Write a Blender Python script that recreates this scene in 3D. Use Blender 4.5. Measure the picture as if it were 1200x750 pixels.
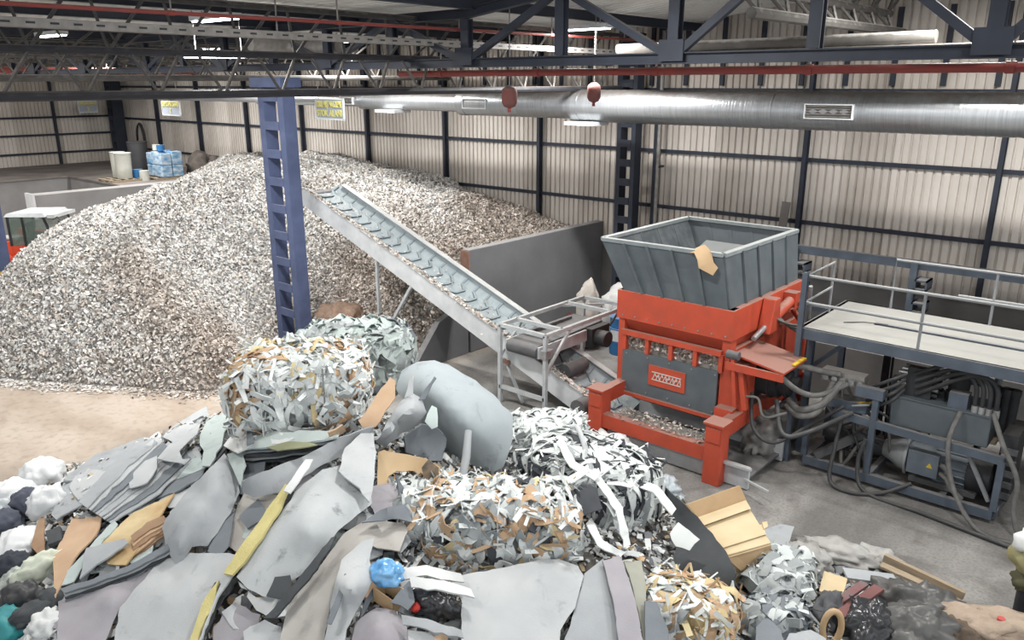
import bpy, bmesh, math, random
import numpy as np
from mathutils import Vector, Matrix, noise as mnoise
from mathutils.geometry import delaunay_2d_cdt

for o in list(bpy.data.objects): bpy.data.objects.remove(o, do_unlink=True)
SC = bpy.context.scene
COL = SC.collection

# ------------------------------------------------------------------ camera, world, light, exposure
F, H = 930.0, 6.0
YAW, PITCH = math.radians(41.0), math.radians(16.6)
cam = bpy.data.cameras.new('camera'); cam.sensor_width = 36; cam.lens = F * 36 / 1200; cam.clip_end = 300
camo = bpy.data.objects.new('camera', cam); COL.objects.link(camo)
camo.location = (0, 0, H); camo.rotation_euler = (math.pi / 2 - PITCH, 0, YAW)
SC.camera = camo

W = bpy.data.worlds.new('daylight'); SC.world = W; W.use_nodes = True
W.node_tree.nodes['Background'].inputs[0].default_value = (0.90, 0.95, 1.0, 1)
W.node_tree.nodes['Background'].inputs[1].default_value = 1.15
SC.view_settings.view_transform = 'Standard'; SC.view_settings.look = 'None'
SC.view_settings.gamma = 1; SC.view_settings.use_curve_mapping = False
SC.view_settings.exposure = 0.1
LAMP_W = 330.0
R = math.radians

# ------------------------------------------------------------------ world points seen through a pixel of the 1200x750 photograph
_fw = np.array([-math.sin(YAW) * math.cos(PITCH), math.cos(YAW) * math.cos(PITCH), -math.sin(PITCH)])
_r = np.array([math.cos(YAW), math.sin(YAW), 0.0]); _u = np.cross(_r, _fw); _C = np.array([0, 0, H])
def ray(x, y): return _fw + _r * (x - 600) / F - _u * (y - 375) / F
def g(x, y, z=0.0):
    d = ray(x, y); return _C + d * ((z - H) / d[2])
def onY(x, y, Y):
    d = ray(x, y); return _C + d * (Y / d[1])
def onX(x, y, X):
    d = ray(x, y); return _C + d * (X / d[0])

# ------------------------------------------------------------------ materials
def lin(c):
    if isinstance(c, str): c = tuple(int(c[i:i + 2], 16) for i in (0, 2, 4))
    return tuple(((v / 255) / 12.92 if v / 255 <= .04045 else ((v / 255 + .055) / 1.055) ** 2.4) for v in c) + (1,)
MATS = {}
def mat(name, col, rough=.7, metal=0, col2=None, scale=4.0, amt=.6, bump=0, bscale=30, dust=0, dustcol='a8a49e', coord='Object', detail=4, stretch=None, spec=.35, scuff=0, scuffcol='6d7275'):
    if name in MATS: return MATS[name]
    m = bpy.data.materials.new(name); m.use_nodes = True; nt = m.node_tree; N = nt.nodes; L = nt.links
    b = N['Principled BSDF']; b.inputs['Roughness'].default_value = rough; b.inputs['Metallic'].default_value = metal
    b.inputs['Specular IOR Level'].default_value = spec
    tc = N.new('ShaderNodeTexCoord'); src = tc.outputs[coord]
    if stretch:
        mp = N.new('ShaderNodeMapping'); mp.inputs['Scale'].default_value = stretch; L.new(src, mp.inputs[0]); src = mp.outputs[0]
    out = None
    if col2 is not None:
        n = N.new('ShaderNodeTexNoise'); n.inputs['Scale'].default_value = scale; n.inputs['Detail'].default_value = detail
        L.new(src, n.inputs['Vector'])
        r = N.new('ShaderNodeMapRange'); r.inputs[1].default_value = .5 - .25 / max(amt, .01) * .6; r.inputs[2].default_value = .5 + .25 / max(amt, .01) * .6
        L.new(n.outputs[0], r.inputs[0])
        mx = N.new('ShaderNodeMix'); mx.data_type = 'RGBA'; mx.inputs[6].default_value = lin(col); mx.inputs[7].default_value = lin(col2)
        L.new(r.outputs[0], mx.inputs[0]); out = mx.outputs[2]
    else:
        rgb = N.new('ShaderNodeRGB'); rgb.outputs[0].default_value = lin(col); out = rgb.outputs[0]
    if scuff:   # rubbed dirt marks
        n3 = N.new('ShaderNodeTexNoise'); n3.inputs['Scale'].default_value = 3.2; n3.inputs['Detail'].default_value = 10; n3.inputs['Roughness'].default_value = .68; n3.inputs['Distortion'].default_value = .6; L.new(tc.outputs['Object'], n3.inputs['Vector'])
        r3 = N.new('ShaderNodeMapRange'); r3.inputs[1].default_value = .57; r3.inputs[2].default_value = .70; r3.inputs[4].default_value = scuff; L.new(n3.outputs[0], r3.inputs[0])
        m3 = N.new('ShaderNodeMix'); m3.data_type = 'RGBA'; m3.inputs[7].default_value = lin(scuffcol); L.new(out, m3.inputs[6]); L.new(r3.outputs[0], m3.inputs[0]); out = m3.outputs[2]
    if dust:
        ge = N.new('ShaderNodeNewGeometry'); sp = N.new('ShaderNodeSeparateXYZ'); L.new(ge.outputs['Normal'], sp.inputs[0])
        n2 = N.new('ShaderNodeTexNoise'); n2.inputs['Scale'].default_value = 6; n2.inputs['Detail'].default_value = 5; L.new(tc.outputs['Object'], n2.inputs['Vector'])
        ad = N.new('ShaderNodeMath'); ad.operation = 'MULTIPLY_ADD'; ad.inputs[1].default_value = .9; L.new(n2.outputs[0], ad.inputs[0]); L.new(sp.outputs[2], ad.inputs[2])
        rr = N.new('ShaderNodeMapRange'); rr.inputs[1].default_value = .85; rr.inputs[2].default_value = 1.35; rr.inputs[4].default_value = dust; L.new(ad.outputs[0], rr.inputs[0])
        m2 = N.new('ShaderNodeMix'); m2.data_type = 'RGBA'; m2.inputs[7].default_value = lin(dustcol); L.new(out, m2.inputs[6]); L.new(rr.outputs[0], m2.inputs[0]); out = m2.outputs[2]
    L.new(out, b.inputs['Base Color'])
    if bump:
        nb = N.new('ShaderNodeTexNoise'); nb.inputs['Scale'].default_value = bscale; nb.inputs['Detail'].default_value = 4; L.new(src, nb.inputs['Vector'])
        bp = N.new('ShaderNodeBump'); bp.inputs['Strength'].default_value = bump; bp.inputs['Distance'].default_value = .02; L.new(nb.outputs[0], bp.inputs['Height']); L.new(bp.outputs[0], b.inputs['Normal'])
    MATS[name] = m; return m
def ramp_mat(name, cols, rough=.85, cols2=None, msc=.35):
    """colour picked per loose piece; cols2 = a second mix of pieces that takes over in patches of the heap"""
    m = bpy.data.materials.new(name); m.use_nodes = True; nt = m.node_tree; N = nt.nodes; L = nt.links
    b = N['Principled BSDF']; b.inputs['Roughness'].default_value = rough; b.inputs['Specular IOR Level'].default_value = .25
    ge = N.new('ShaderNodeNewGeometry')
    def ramp(cs):
        r = N.new('ShaderNodeValToRGB'); r.color_ramp.interpolation = 'CONSTANT'; e = r.color_ramp.elements
        while len(e) < len(cs): e.new(.5)
        t = 0; tot = sum(w for c, w in cs)
        for i, (c, w) in enumerate(cs): e[i].position = t; e[i].color = lin(c); t += w / tot
        L.new(ge.outputs['Random Per Island'], r.inputs[0]); return r.outputs[0]
    out = ramp(cols)
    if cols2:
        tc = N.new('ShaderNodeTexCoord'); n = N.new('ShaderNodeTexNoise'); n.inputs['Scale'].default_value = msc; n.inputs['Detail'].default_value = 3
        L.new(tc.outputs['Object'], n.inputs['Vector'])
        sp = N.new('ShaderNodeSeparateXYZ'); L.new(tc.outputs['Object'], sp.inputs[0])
        # the second, browner mix takes over towards the bunker partition
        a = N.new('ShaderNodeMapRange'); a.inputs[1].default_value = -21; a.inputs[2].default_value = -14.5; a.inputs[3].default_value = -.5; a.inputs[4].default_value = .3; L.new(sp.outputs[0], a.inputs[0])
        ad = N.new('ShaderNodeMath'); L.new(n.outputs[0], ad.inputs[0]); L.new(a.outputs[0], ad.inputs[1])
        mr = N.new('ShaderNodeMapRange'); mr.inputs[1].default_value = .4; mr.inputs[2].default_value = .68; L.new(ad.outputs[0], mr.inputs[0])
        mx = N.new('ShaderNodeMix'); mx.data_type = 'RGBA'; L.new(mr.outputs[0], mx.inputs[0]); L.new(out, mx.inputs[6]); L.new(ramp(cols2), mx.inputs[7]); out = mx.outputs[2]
    L.new(out, b.inputs['Base Color']); MATS[name] = m; return m
def emis(name, col, s):
    m = bpy.data.materials.new(name); m.use_nodes = True; b = m.node_tree.nodes['Principled BSDF']
    b.inputs['Base Color'].default_value = lin(col); b.inputs['Emission Color'].default_value = lin(col); b.inputs['Emission Strength'].default_value = s
    MATS[name] = m; return m
def glassy(name, col, alpha=.35):
    m = bpy.data.materials.new(name); m.use_nodes = True; b = m.node_tree.nodes['Principled BSDF']
    b.inputs['Base Color'].default_value = lin(col); b.inputs['Roughness'].default_value = .12; b.inputs['Alpha'].default_value = alpha
    MATS[name] = m; return m

M_NAVY = mat('navy_steel', '343945', .6, 0, '292d36', 3, .6, dust=.55, dustcol='8d8a8a')
M_BLUE = mat('blue_steel', '545f80', .6, 0, '47516e', 3, .7, dust=.5, dustcol='9a97a0')
M_YELLOW = mat('yellow_paint', 'd8b62c', .6, 0, 'b89a34', 5, .6)
M_TUBE = mat('dusty_tube', '585653', .75, 0, '403f40', 5, .6, dust=.75, dustcol='9a938c')
M_TUBEW = mat('white_dusty_tube', '6b6864', .8, 0, '54514e', 5, .6, dust=.95, dustcol='c9c5c0')
M_DARKTUBE = mat('dark_tube', '34343a', .6, 0, '28282c', 5, .6, dust=.45, dustcol='77706a')
M_TRAY = mat('galvanised_tray', '9c9894', .6, .2, '7d7a77', 8, .6, dust=.6, dustcol='b2aca6')
M_REDPIPE = mat('red_pipe', '98403a', .55, 0, '7a403c', 5, .5, dust=.5, dustcol='94827a')
M_DUCT = mat('galvanised_duct', 'b2b5b8', .34, .75, '9a9da1', 5, .6, bump=.25, bscale=3, dust=.95, dustcol='8b8581', stretch=(9, .3, .3))
M_CLAD = mat('cladding', 'dad3cc', .62, 0, 'c4bcb3', 1.6, .55, stretch=(1, 1, .35), detail=7)
M_CLAD2 = mat('cladding_dusty', 'cdc6be', .65, 0, 'b0a79e', 1.8, .55, stretch=(1, 1, .35), detail=7)
M_ROOF = mat('roof_sheet', 'e4e4e2', .6, 0, 'cfcecc', 1.2, .6)
M_CONC = mat('concrete_wall', '8f8f90', .9, 0, '7c7b7b', 1.2, .6, bump=.15, bscale=14, dust=.5, dustcol='b3b0ac')
M_CONCB = mat('bunker_concrete', '76777a', .9, 0, '66676a', 1.2, .6, bump=.15, bscale=14, dust=.5, dustcol='a3a09c')
M_CONCD = mat('dark_concrete', '6c6a69', .92, 0, '5a5857', 1.5, .6, bump=.15, bscale=14, dust=.4, dustcol='8f8a86')
M_SLAB = mat('dirty_slab', '6b6461', .95, 0, '8a8480', 1.0, .7, bump=.2, bscale=10)
M_WHITE = mat('white_paint', 'd5d8da', .5, 0, 'bcc0c3', 4, .6, dust=.35, dustcol='9d9a96')
M_WSTEEL = mat('grey_white_steel', 'c2c6c9', .5, 0, 'a7abae', 5, .6, dust=.5, dustcol='99968f')
M_ORANGE = mat('orange_red_paint', 'c24e36', .5, 0, 'a84b38', 4, .6, dust=.75, dustcol='8c7d74')
M_ORANGE2 = mat('loader_orange', 'e0502a', .4, 0, 'c74a2c', 3, .6, dust=.3, dustcol='b09a8e')
M_HOP = mat('dark_grey_paint', '4c5358', .5, 0, '5d6468', 3, .6, dust=.6, dustcol='8b8c8a')
M_PANEL = mat('slate_panel', '50575d', .5, 0, '62696d', 3, .5)
M_FRAME = mat('grey_blue_steel', '5b6470', .55, 0, '4a525c', 4, .6, dust=.65, dustcol='95928f')
M_DECK = mat('dusty_deck', '8f8f8c', .85, 0, '7d7d7a', 2, .6, dust=.45, dustcol='a3a19b')
M_BLACK = mat('black_rubber', '26272a', .6, 0, '3a3b3d', 5, .5, dust=.35, dustcol='6f6c69')
M_HOSE = mat('dusty_hose', '7b7a77', .7, 0, '5c5b5a', 9, .6)
M_HOSED = mat('dark_hose', '48494b', .6, 0, '37383a', 9, .6, dust=.4, dustcol='77746f')
M_MOTOR = mat('motor_grey', '626b74', .5, 0, '545c64', 6, .6, dust=.5, dustcol='8d8f90')
M_ALU = mat('cast_aluminium', 'a3a6a8', .45, .4, '8d9092', 6, .6)
M_CHROME = mat('bright_fitting', 'b8b9ba', .35, .6, '8c8d8e', 9, .6)
M_BELT = mat('grey_belt', '6d7b82', .65, 0, '7f8b90', 3, .6, dust=.4, dustcol='a3a9aa')
M_BELTD = mat('dark_belt', '4e4f52', .6, 0, '636365', 4, .6, dust=.4, dustcol='7d7a77')
M_RUST = mat('rust', '93766a', .9, 0, '7f5c4c', 8, .6)
M_DRUM = mat('blue_drum', '2f6fa8', .4, 0, '3b6f9c', 3, .5, dust=.4, dustcol='8f9aa3')
M_GLASS = glassy('cab_glass', '7d928a', .4)
M_TYRE = mat('tyre', '242426', .85, 0, '333334', 6, .5)
M_WOOD = mat('pale_wood', 'a99a84', .85, 0, '8c7d6a', 3, .6, stretch=(1, 8, 8))

# ------------------------------------------------------------------ geometry helpers
class MB:
    def __init__(s): s.v = []; s.f = []
    def add(s, vs, fs):
        b = len(s.v); s.v += [tuple(map(float, p)) for p in vs]; s.f += [tuple(i + b for i in f) for f in fs]; return s
    def hexa(s, p):   # 4 bottom then 4 top, counter-clockwise from above
        return s.add(p, [(3, 2, 1, 0), (4, 5, 6, 7), (0, 1, 5, 4), (1, 2, 6, 5), (2, 3, 7, 6), (3, 0, 4, 7)])
    def box(s, c, d):
        x, y, z = c; a, b, h = d[0] / 2, d[1] / 2, d[2] / 2
        return s.hexa([(x - a, y - b, z - h), (x + a, y - b, z - h), (x + a, y + b, z - h), (x - a, y + b, z - h), (x - a, y - b, z + h), (x + a, y - b, z + h), (x + a, y + b, z + h), (x - a, y + b, z + h)])
    def bb(s, x0, x1, y0, y1, z0, z1): return s.box(((x0 + x1) / 2, (y0 + y1) / 2, (z0 + z1) / 2), (x1 - x0, y1 - y0, z1 - z0))
    def beam(s, a, b, w, h, up=(0, 0, 1)):
        a = Vector(a); b = Vector(b); d = (b - a).normalized(); upv = Vector(up)
        if abs(d.dot(upv)) > .98: upv = Vector((0, 1, 0))
        sd = d.cross(upv).normalized() * (w / 2); uv = sd.cross(d).normalized() * (h / 2)
        return s.hexa([a - sd - uv, a + sd - uv, b + sd - uv, b - sd - uv, a - sd + uv, a + sd + uv, b + sd + uv, b - sd + uv])
    def hbeam(s, a, b, w, h, t=.012, up=(0, 0, 1)):
        a = Vector(a); b = Vector(b); d = (b - a).normalized(); upv = Vector(up)
        if abs(d.dot(upv)) > .98: upv = Vector((0, 1, 0))
        sd = d.cross(upv).normalized(); uv = sd.cross(d).normalized()
        s.beam(a, b, t, h - 2 * t, up); o = uv * (h / 2 - t / 2)
        s.beam(a + o, b + o, w, t, up); s.beam(a - o, b - o, w, t, up); return s
    def cyl(s, a, b, r, n=12, r2=None):
        return s.tube([a, b], r, n, [r, r if r2 is None else r2])
    def tube(s, pts, r, n=8, rs=None):
        pts = [Vector(p) for p in pts]; base = len(s.v); k = len(pts); t0 = (pts[1] - pts[0]).normalized()
        nv = t0.orthogonal().normalized()
        for i, p in enumerate(pts):
            t = (pts[min(i + 1, k - 1)] - pts[max(i - 1, 0)]).normalized()
            nv = (nv - t * nv.dot(t)).normalized(); bv = t.cross(nv); rr = rs[i] if rs else r
            for j in range(n):
                a = 2 * math.pi * j / n; s.v.append(tuple(p + (nv * math.cos(a) + bv * math.sin(a)) * rr))
        for i in range(k - 1):
            for j in range(n):
                j2 = (j + 1) % n; s.f.append((base + i * n + j, base + i * n + j2, base + (i + 1) * n + j2, base + (i + 1) * n + j))
        s.f.append(tuple(base + j for j in reversed(range(n)))); s.f.append(tuple(base + (k - 1) * n + j for j in range(n))); return s
    def ext(s, poly, vec):
        n = len(poly); vec = Vector(vec); P = [Vector(p) for p in poly]
        return s.add(P + [p + vec for p in P], [tuple(reversed(range(n))), tuple(range(n, 2 * n))] + [(i, (i + 1) % n, n + (i + 1) % n, n + i) for i in range(n)])
    def mesh(s, name, m, org=(0, 0, 0), smooth=0):
        me = bpy.data.meshes.new(name); o = Vector(org)
        me.from_pydata([tuple(Vector(p) - o) for p in s.v], [], s.f)
        bm = bmesh.new(); bm.from_mesh(me); bmesh.ops.recalc_face_normals(bm, faces=bm.faces); bm.to_mesh(me); bm.free()
        if m: me.materials.append(m)
        if smooth:
            me.polygons.foreach_set('use_smooth', [True] * len(me.polygons)); me.set_sharp_from_angle(angle=R(smooth))
        return me
    def build(s, name, m, parent=None, smooth=0, bevel=0, label=None):
        root = parent
        org = Vector((0, 0, 0))
        if parent is not None: org = Vector(parent['_o']) if '_o' in parent else Vector((0, 0, 0))
        else:
            zs = [p[2] for p in s.v]; org = Vector((sum(p[0] for p in s.v) / len(s.v), sum(p[1] for p in s.v) / len(s.v), min(zs)))
        o = bpy.data.objects.new(name, s.mesh(name, m, org, smooth)); COL.objects.link(o); o['_o'] = tuple(org)
        if parent is not None: o.parent = parent
        else: o.location = org
        if bevel:
            b = o.modifiers.new('bevel', 'BEVEL'); b.width = bevel; b.segments = 2; b.limit_method = 'ANGLE'
        if label: o['label'] = label
        return o
def inst(name, me, parent, loc=(0, 0, 0), rot=None, scale=None):
    o = bpy.data.objects.new(name, me); COL.objects.link(o); o.parent = parent
    org = Vector(parent['_o']) if parent is not None and '_o' in parent else Vector((0, 0, 0))
    o.location = Vector(loc) - org; o['_o'] = tuple(loc)
    if rot is not None: o.rotation_euler = rot
    if scale is not None: o.scale = scale
    return o
def tag(o, label, cat, group=None):
    o['label'] = label; o['category'] = cat
    if group: o['group'] = group
    return o
def thing(name, loc, label, cat, group=None):
    o = bpy.data.objects.new(name, None); COL.objects.link(o); o.empty_display_size = .2
    o.location = loc; o['_o'] = tuple(float(v) for v in loc); return tag(o, label, cat, group)
def struct(o): o['kind'] = 'structure'; return o
def np_mesh(name, V, Fq, m, smooth=False):
    me = bpy.data.meshes.new(name); V = np.asarray(V, np.float32); Fq = np.asarray(Fq, np.int32); k = Fq.shape[1]
    me.vertices.add(len(V)); me.vertices.foreach_set('co', V.ravel()); me.loops.add(Fq.size); me.loops.foreach_set('vertex_index', Fq.ravel())
    me.polygons.add(len(Fq)); me.polygons.foreach_set('loop_start', np.arange(0, Fq.size, k, dtype=np.int32)); me.polygons.foreach_set('loop_total', np.full(len(Fq), k, np.int32))
    if smooth: me.polygons.foreach_set('use_smooth', np.ones(len(Fq), bool))
    me.update(calc_edges=True); me.validate()
    if m: me.materials.append(m)
    return me
def nobj(name, me, parent=None):
    o = bpy.data.objects.new(name, me); COL.objects.link(o)
    if parent is not None:
        o.parent = parent; o.location = -Vector(parent['_o'])
    return o
def spline(ctrl, n=10):
    P = [Vector(c) for c in ctrl]; P = [2 * P[0] - P[1]] + P + [2 * P[-1] - P[-2]]; out = []
    for i in range(1, len(P) - 2):
        for k in range(n):
            t = k / n; a, b, c, d = P[i - 1], P[i], P[i + 1], P[i + 2]
            out.append(.5 * (2 * b + (c - a) * t + (2 * a - 5 * b + 4 * c - d) * t * t + (3 * b - a - 3 * c + d) * t ** 3))
    return out + [P[-2]]

# ================================================================== THE SETTING
# floor: grey concrete by the machines, tan dry dust trodden over it round the heap
def floor_mat():
    m = bpy.data.materials.new('dusty_concrete_floor'); m.use_nodes = True; nt = m.node_tree; N = nt.nodes; L = nt.links; b = N['Principled BSDF']
    b.inputs['Roughness'].default_value = .9; b.inputs['Specular IOR Level'].default_value = .2
    tc = N.new('ShaderNodeTexCoord'); sp = N.new('ShaderNodeSeparateXYZ'); L.new(tc.outputs['Object'], sp.inputs[0])
    def noise(s, d=6, st=None):
        n = N.new('ShaderNodeTexNoise'); n.inputs['Scale'].default_value = s; n.inputs['Detail'].default_value = d
        if st:
            mp = N.new('ShaderNodeMapping'); mp.inputs['Scale'].default_value = st; mp.inputs['Rotation'].default_value = (0, 0, .5); L.new(tc.outputs['Object'], mp.inputs[0]); L.new(mp.outputs[0], n.inputs['Vector'])
        else: L.new(tc.outputs['Object'], n.inputs['Vector'])
        return n.outputs[0]
    def mr(v, a, b_, c=0, d=1):
        r = N.new('ShaderNodeMapRange'); r.inputs[1].default_value = a; r.inputs[2].default_value = b_; r.inputs[3].default_value = c; r.inputs[4].default_value = d; L.new(v, r.inputs[0]); return r.outputs[0]
    def mix(f, a, b_):
        x = N.new('ShaderNodeMix'); x.data_type = 'RGBA'; L.new(f, x.inputs[0])
        for i, c in ((6, a), (7, b_)):
            if isinstance(c, str): x.inputs[i].default_value = lin(c)
            else: L.new(c, x.inputs[i])
        return x.outputs[2]
    grey = mix(mr(noise(.9, 8, (1, .35, 1)), .38, .62), '6d6b69', '959390')
    grey = mix(mr(noise(2.2, 9), .52, .7, 0, .75), grey, '5f5b58')
    grey = mix(mr(noise(26, 6), .45, .68, 0, .4), grey, '55524f')
    tan = mix(mr(noise(1.1, 8, (.5, 1, 1)), .4, .6), 'a89a8c', 'b9ada1')
    tan = mix(mr(noise(7, 8), .5, .72, 0, .5), tan, '8f8277')
    ad = N.new('ShaderNodeMath'); ad.operation = 'MULTIPLY_ADD'; ad.inputs[1].default_value = 3.0; L.new(noise(.5, 5), ad.inputs[0]); L.new(sp.outputs[0], ad.inputs[2])
    col = mix(mr(ad.outputs[0], -12.4, -9.6), tan, grey)
    L.new(col, b.inputs['Base Color'])
    bp = N.new('ShaderNodeBump'); bp.inputs['Strength'].default_value = .25; bp.inputs['Distance'].default_value = .02; L.new(noise(12, 8), bp.inputs['Height']); L.new(bp.outputs[0], b.inputs['Normal'])
    return m
fl = bpy.data.objects.new('floor', MB().bb(-44, 14, -16, 20, -.2, 0).mesh('floor', floor_mat())); COL.objects.link(fl); struct(fl)

YB = 17.8          # inner face of the back wall
def clad_mesh(name, w, z0, z1, m, seed):
    """one trapezoid-profiled sheet, ribs vertical, lying in the XZ plane, facing -Y"""
    prof = []; p = w / 6
    for i in range(6):
        x = i * p
        prof += [(x, 0), (x + p * .66, 0), (x + p * .73, .05), (x + p * .93, .05)]
    prof.append((w + .012, .0))
    mb = MB(); n = len(prof)
    mb.add([(x, y, z0) for x, y in prof] + [(x, y, z1) for x, y in prof], [(i, i + 1, n + i + 1, n + i) for i in range(n - 1)])
    return mb.mesh(name, m)
wb = MB().bb(-41.3, 14, YB, YB + .25, 0, 1.8).build('wall_back', M_CONCD); struct(wb)
cm = [clad_mesh('cladding_sheet', 1.0, 0, 5.6 if m is None else 8.0, m, 0) for m in (M_CLAD, M_CLAD, M_CLAD2)]
random.seed(3)
for i in range(-41, 12): inst('cladding_sheet', cm[random.randrange(3)], wb, (i, YB, 1.75))
pm = MB().hbeam((0, 0, 0), (0, 0, 5.6), .09, .16, .012).mesh('post', M_NAVY)
for k in range(-3, 10): inst('post', pm, wb, (-6.8 - 3.77 * k, YB - .12, 1.8))
for z in (3.0, 4.38, 5.85): MB().beam((-41, YB - .05, z), (14, YB - .05, z), .05, .09).build('girt', M_NAVY, wb)
sm = MB().beam((0, 0, 0), (0, 0, 1.5), .10, .06, (0, 1, 0)).mesh('stud', M_NAVY)
for k in range(40):
    x = -24 + k * .94
    inst('stud', sm, wb, (x, YB - .06, 5.95))
wl = MB().bb(-41.3, -41, -16, YB, 0, 2.2).build('wall_left', M_CONCD); struct(wl)
for i in range(-16, 18): inst('cladding_sheet', cm[2 if i % 3 else 0], wl, (-41, i, 1.75), (0, 0, R(90)))
for y in (14.7, 11.1, 7.4, 17.3): inst('post', pm, wl, (-40.88, y, 1.8), (0, 0, R(90)))
for z in (2.9, 3.72, 4.5, 5.6): MB().beam((-40.95, -16, z), (-40.95, YB, z), .05, .09).build('girt', M_NAVY, wl)

# ceiling: roof sheets with ribs along X on purlins along Y
def roofz(x): return 7.3 if x < -10 else 7.3 + (x + 10) * .12
ce = MB().bb(-41.3, -10, -16, YB + .2, 7.42, 7.5).hexa([(-10, -16, 7.42), (14, -16, 10.3), (14, YB + .2, 10.3), (-10, YB + .2, 7.42), (-10, -16, 7.5), (14, -16, 10.38), (14, YB + .2, 10.38), (-10, YB + .2, 7.5)]).build('ceiling', M_ROOF); struct(ce)
prof = []; p = .24
for i in range(5): prof += [(i * p, 0), (i * p + .13, 0), (i * p + .16, -.07), (i * p + .21, -.07)]
prof.append((1.2, 0)); n = len(prof)
def roof_mesh(l): return MB().add([(0, y, z) for y, z in prof] + [(l, y, z) for y, z in prof], [(i, i + 1, n + i + 1, n + i) for i in range(n - 1)]).mesh('roof_sheet', M_ROOF)
rm, rm2 = roof_mesh(10.4), roof_mesh(12.1)
for iy in range(12, 28):
    for ix in range(3): inst('roof_sheet', rm, ce, (-41.2 + ix * 10.4, -15.9 + iy * 1.2, 7.4))
    for ix in range(2): inst('roof_sheet', rm2, ce, (-10 + ix * 12.0, -15.9 + iy * 1.2, 7.4 + ix * 1.44), (0, -math.atan(.12), 0))
for x in (-38, -34, -30, -26, -22.4, -18.8, -15.4, -12.6, -9.6, -6.6, -3.6, -.6, 2.4):
    MB().hbeam((x, -4, roofz(x) - .1), (x, YB, roofz(x) - .1), .1, .18, .014).build('purlin', M_NAVY, ce)

# concrete partitions of the bunkers
bw = MB().ext([(-12.42, 12.55, 0), (-12.42, 12.55, 2.42), (-12.42, YB, 2.42), (-12.42, YB, 0)], (.24, 0, 0)).build('bunker_wall', M_CONCB, bevel=.02)
tag(bw, 'grey concrete bunker partition holding back the shred heap behind the conveyor', 'wall')
MB().bb(-12.43, -12.17, 12.52, 12.56, 1.3, 2.4).build('chipped_edge', M_RUST, bw)
MB().ext([(-12.36, 12.5, 0), (-12.36, 12.5, 1.25), (-12.36, 11.6, .95), (-12.36, 10.75, 0)], (.16, 0, 0)).build('low_end_panel', M_CONCB, bw)
pw = MB().bb(-30.2, -29.6, 9.6, YB, 0, 2.4).build('bunker_wall', M_CONC, bevel=.02); tag(pw, 'thick grey concrete partition behind the orange loader', 'wall')
MB().bb(-30.24, -29.56, 9.55, 9.63, 1.6, 2.44).build('end_cap', M_WHITE, pw)
pl = MB().bb(-41, -35.5, -6, YB, 0, 2.3).build('trim_1', M_CONC); struct(pl)
MB().bb(-41, -35.45, -6, YB, 2.3, 2.36).build('slab_top', M_SLAB, pl)
pl2 = MB().bb(-35.5, -30.2, 13.0, YB, 0, 2.3).build('trim_2', M_CONC); struct(pl2)
MB().bb(-35.5, -30.2, 12.9, YB, 2.3, 2.36).build('slab_top', M_SLAB, pl2)

# ------------------------------------------------------------------ columns
def lattice(name, x0, x1, y0, y1, z1, label, m, nr, cap=True, yellow=0, uw=.12):
    t = thing(name, ((x0 + x1) / 2, (y0 + y1) / 2, 0), label, 'column')
    for xa in (x0, x1 - uw):
        MB().bb(xa, xa + uw, y0, y1, 0, z1).build('upright', m, t)
    for k in range(nr):
        z = .3 + k * (z1 - .5) / (nr - 1)
        MB().bb(x0 + uw + .001, x1 - uw - .001, y0 - .012, y0 + .02, z - .09, z + .09).build('batten', m, t)
    if cap: MB().bb(x0 - .12, x1 + .12, y0 - .1, y1 + .1, z1, z1 + .2).build('cap_plate', m, t)
    if yellow: MB().bb(x0 - .012, x1 + .012, y0 - .02, y1 + .02, 0, yellow).build('warning_band', M_YELLOW, t)
    MB().bb(x0 - .15, x1 + .15, y0 - .15, y1 + .15, 0, .03).build('base_plate', m, t)
    return t
lattice('lattice_column', -16.02, -15.08, 9.95, 10.26, 5.92, 'tall blue steel lattice column with ladder-like battens rising through the heap', M_BLUE, 10, uw=.2)
lattice('lattice_column', -11.32, -10.78, 17.0, 17.3, 7.15, 'navy lattice column against the back wall beyond the orange shredder', M_NAVY, 15, cap=False)
lattice('lattice_column', -25.5, -25.0, 6.9, 7.25, 7.2, 'blue column with a yellow painted foot by the orange loader', M_BLUE, 14, cap=False, yellow=.95)
lattice('lattice_column', -40.3, -39.7, 16.9, 17.4, 7.2, 'dark blue column in the far corner of the hall', M_NAVY, 14, cap=False)
pb = thing('pipe_riser', (-10.35, 17.35, 0), 'thin grey pipe running up the wall beside the navy lattice column', 'pipe')
MB().cyl((-10.35, 17.4, 0), (-10.35, 17.4, 7.2), .045, 8).build('pipe', M_TRAY, pb, 40)
for z in (2, 4, 5.5): MB().bb(-10.41, -10.29, 17.38, 17.62, z, z + .05).build('clamp', M_NAVY, pb)

# ------------------------------------------------------------------ roof steel
def truss(Y, xs, z0, z1, label, m, name='roof_truss', phase=0):
    t = thing(name, (xs[0], Y, z0), label, 'truss')
    MB().hbeam((xs[0], Y, z0), (xs[-1], Y, z0), .13, .15, .016).build('bottom_chord', m, t)
    zt = lambda x: z1 + max(0, x + 10) * .12
    for p_, q_ in ((xs[0], -9.78), (-9.78, xs[-1])): MB().hbeam((p_, Y, zt(p_)), (q_, Y, zt(q_)), .13, .15, .016).build('top_chord', m, t)
    for i, x in enumerate(xs):
        MB().hbeam((x, Y, z0 + .08), (x, Y, zt(x) - .08), .16, .14, .014, (0, 1, 0)).build('vertical', m, t)
        if (i + phase) % 2: 
            MB().bb(x - .19, x + .19, Y - .1, Y - .08, z0 - .04, z0 + .24).build('gusset', m, t)
    for i in range(len(xs) - 1):
        a, b = (zt(xs[i]), z0) if (i + phase) % 2 == 0 else (z0, zt(xs[i + 1]))
        MB().beam((xs[i], Y - .03, a), (xs[i + 1], Y - .03, b), .1, .1).build('diagonal', m, t)
    return t
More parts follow.
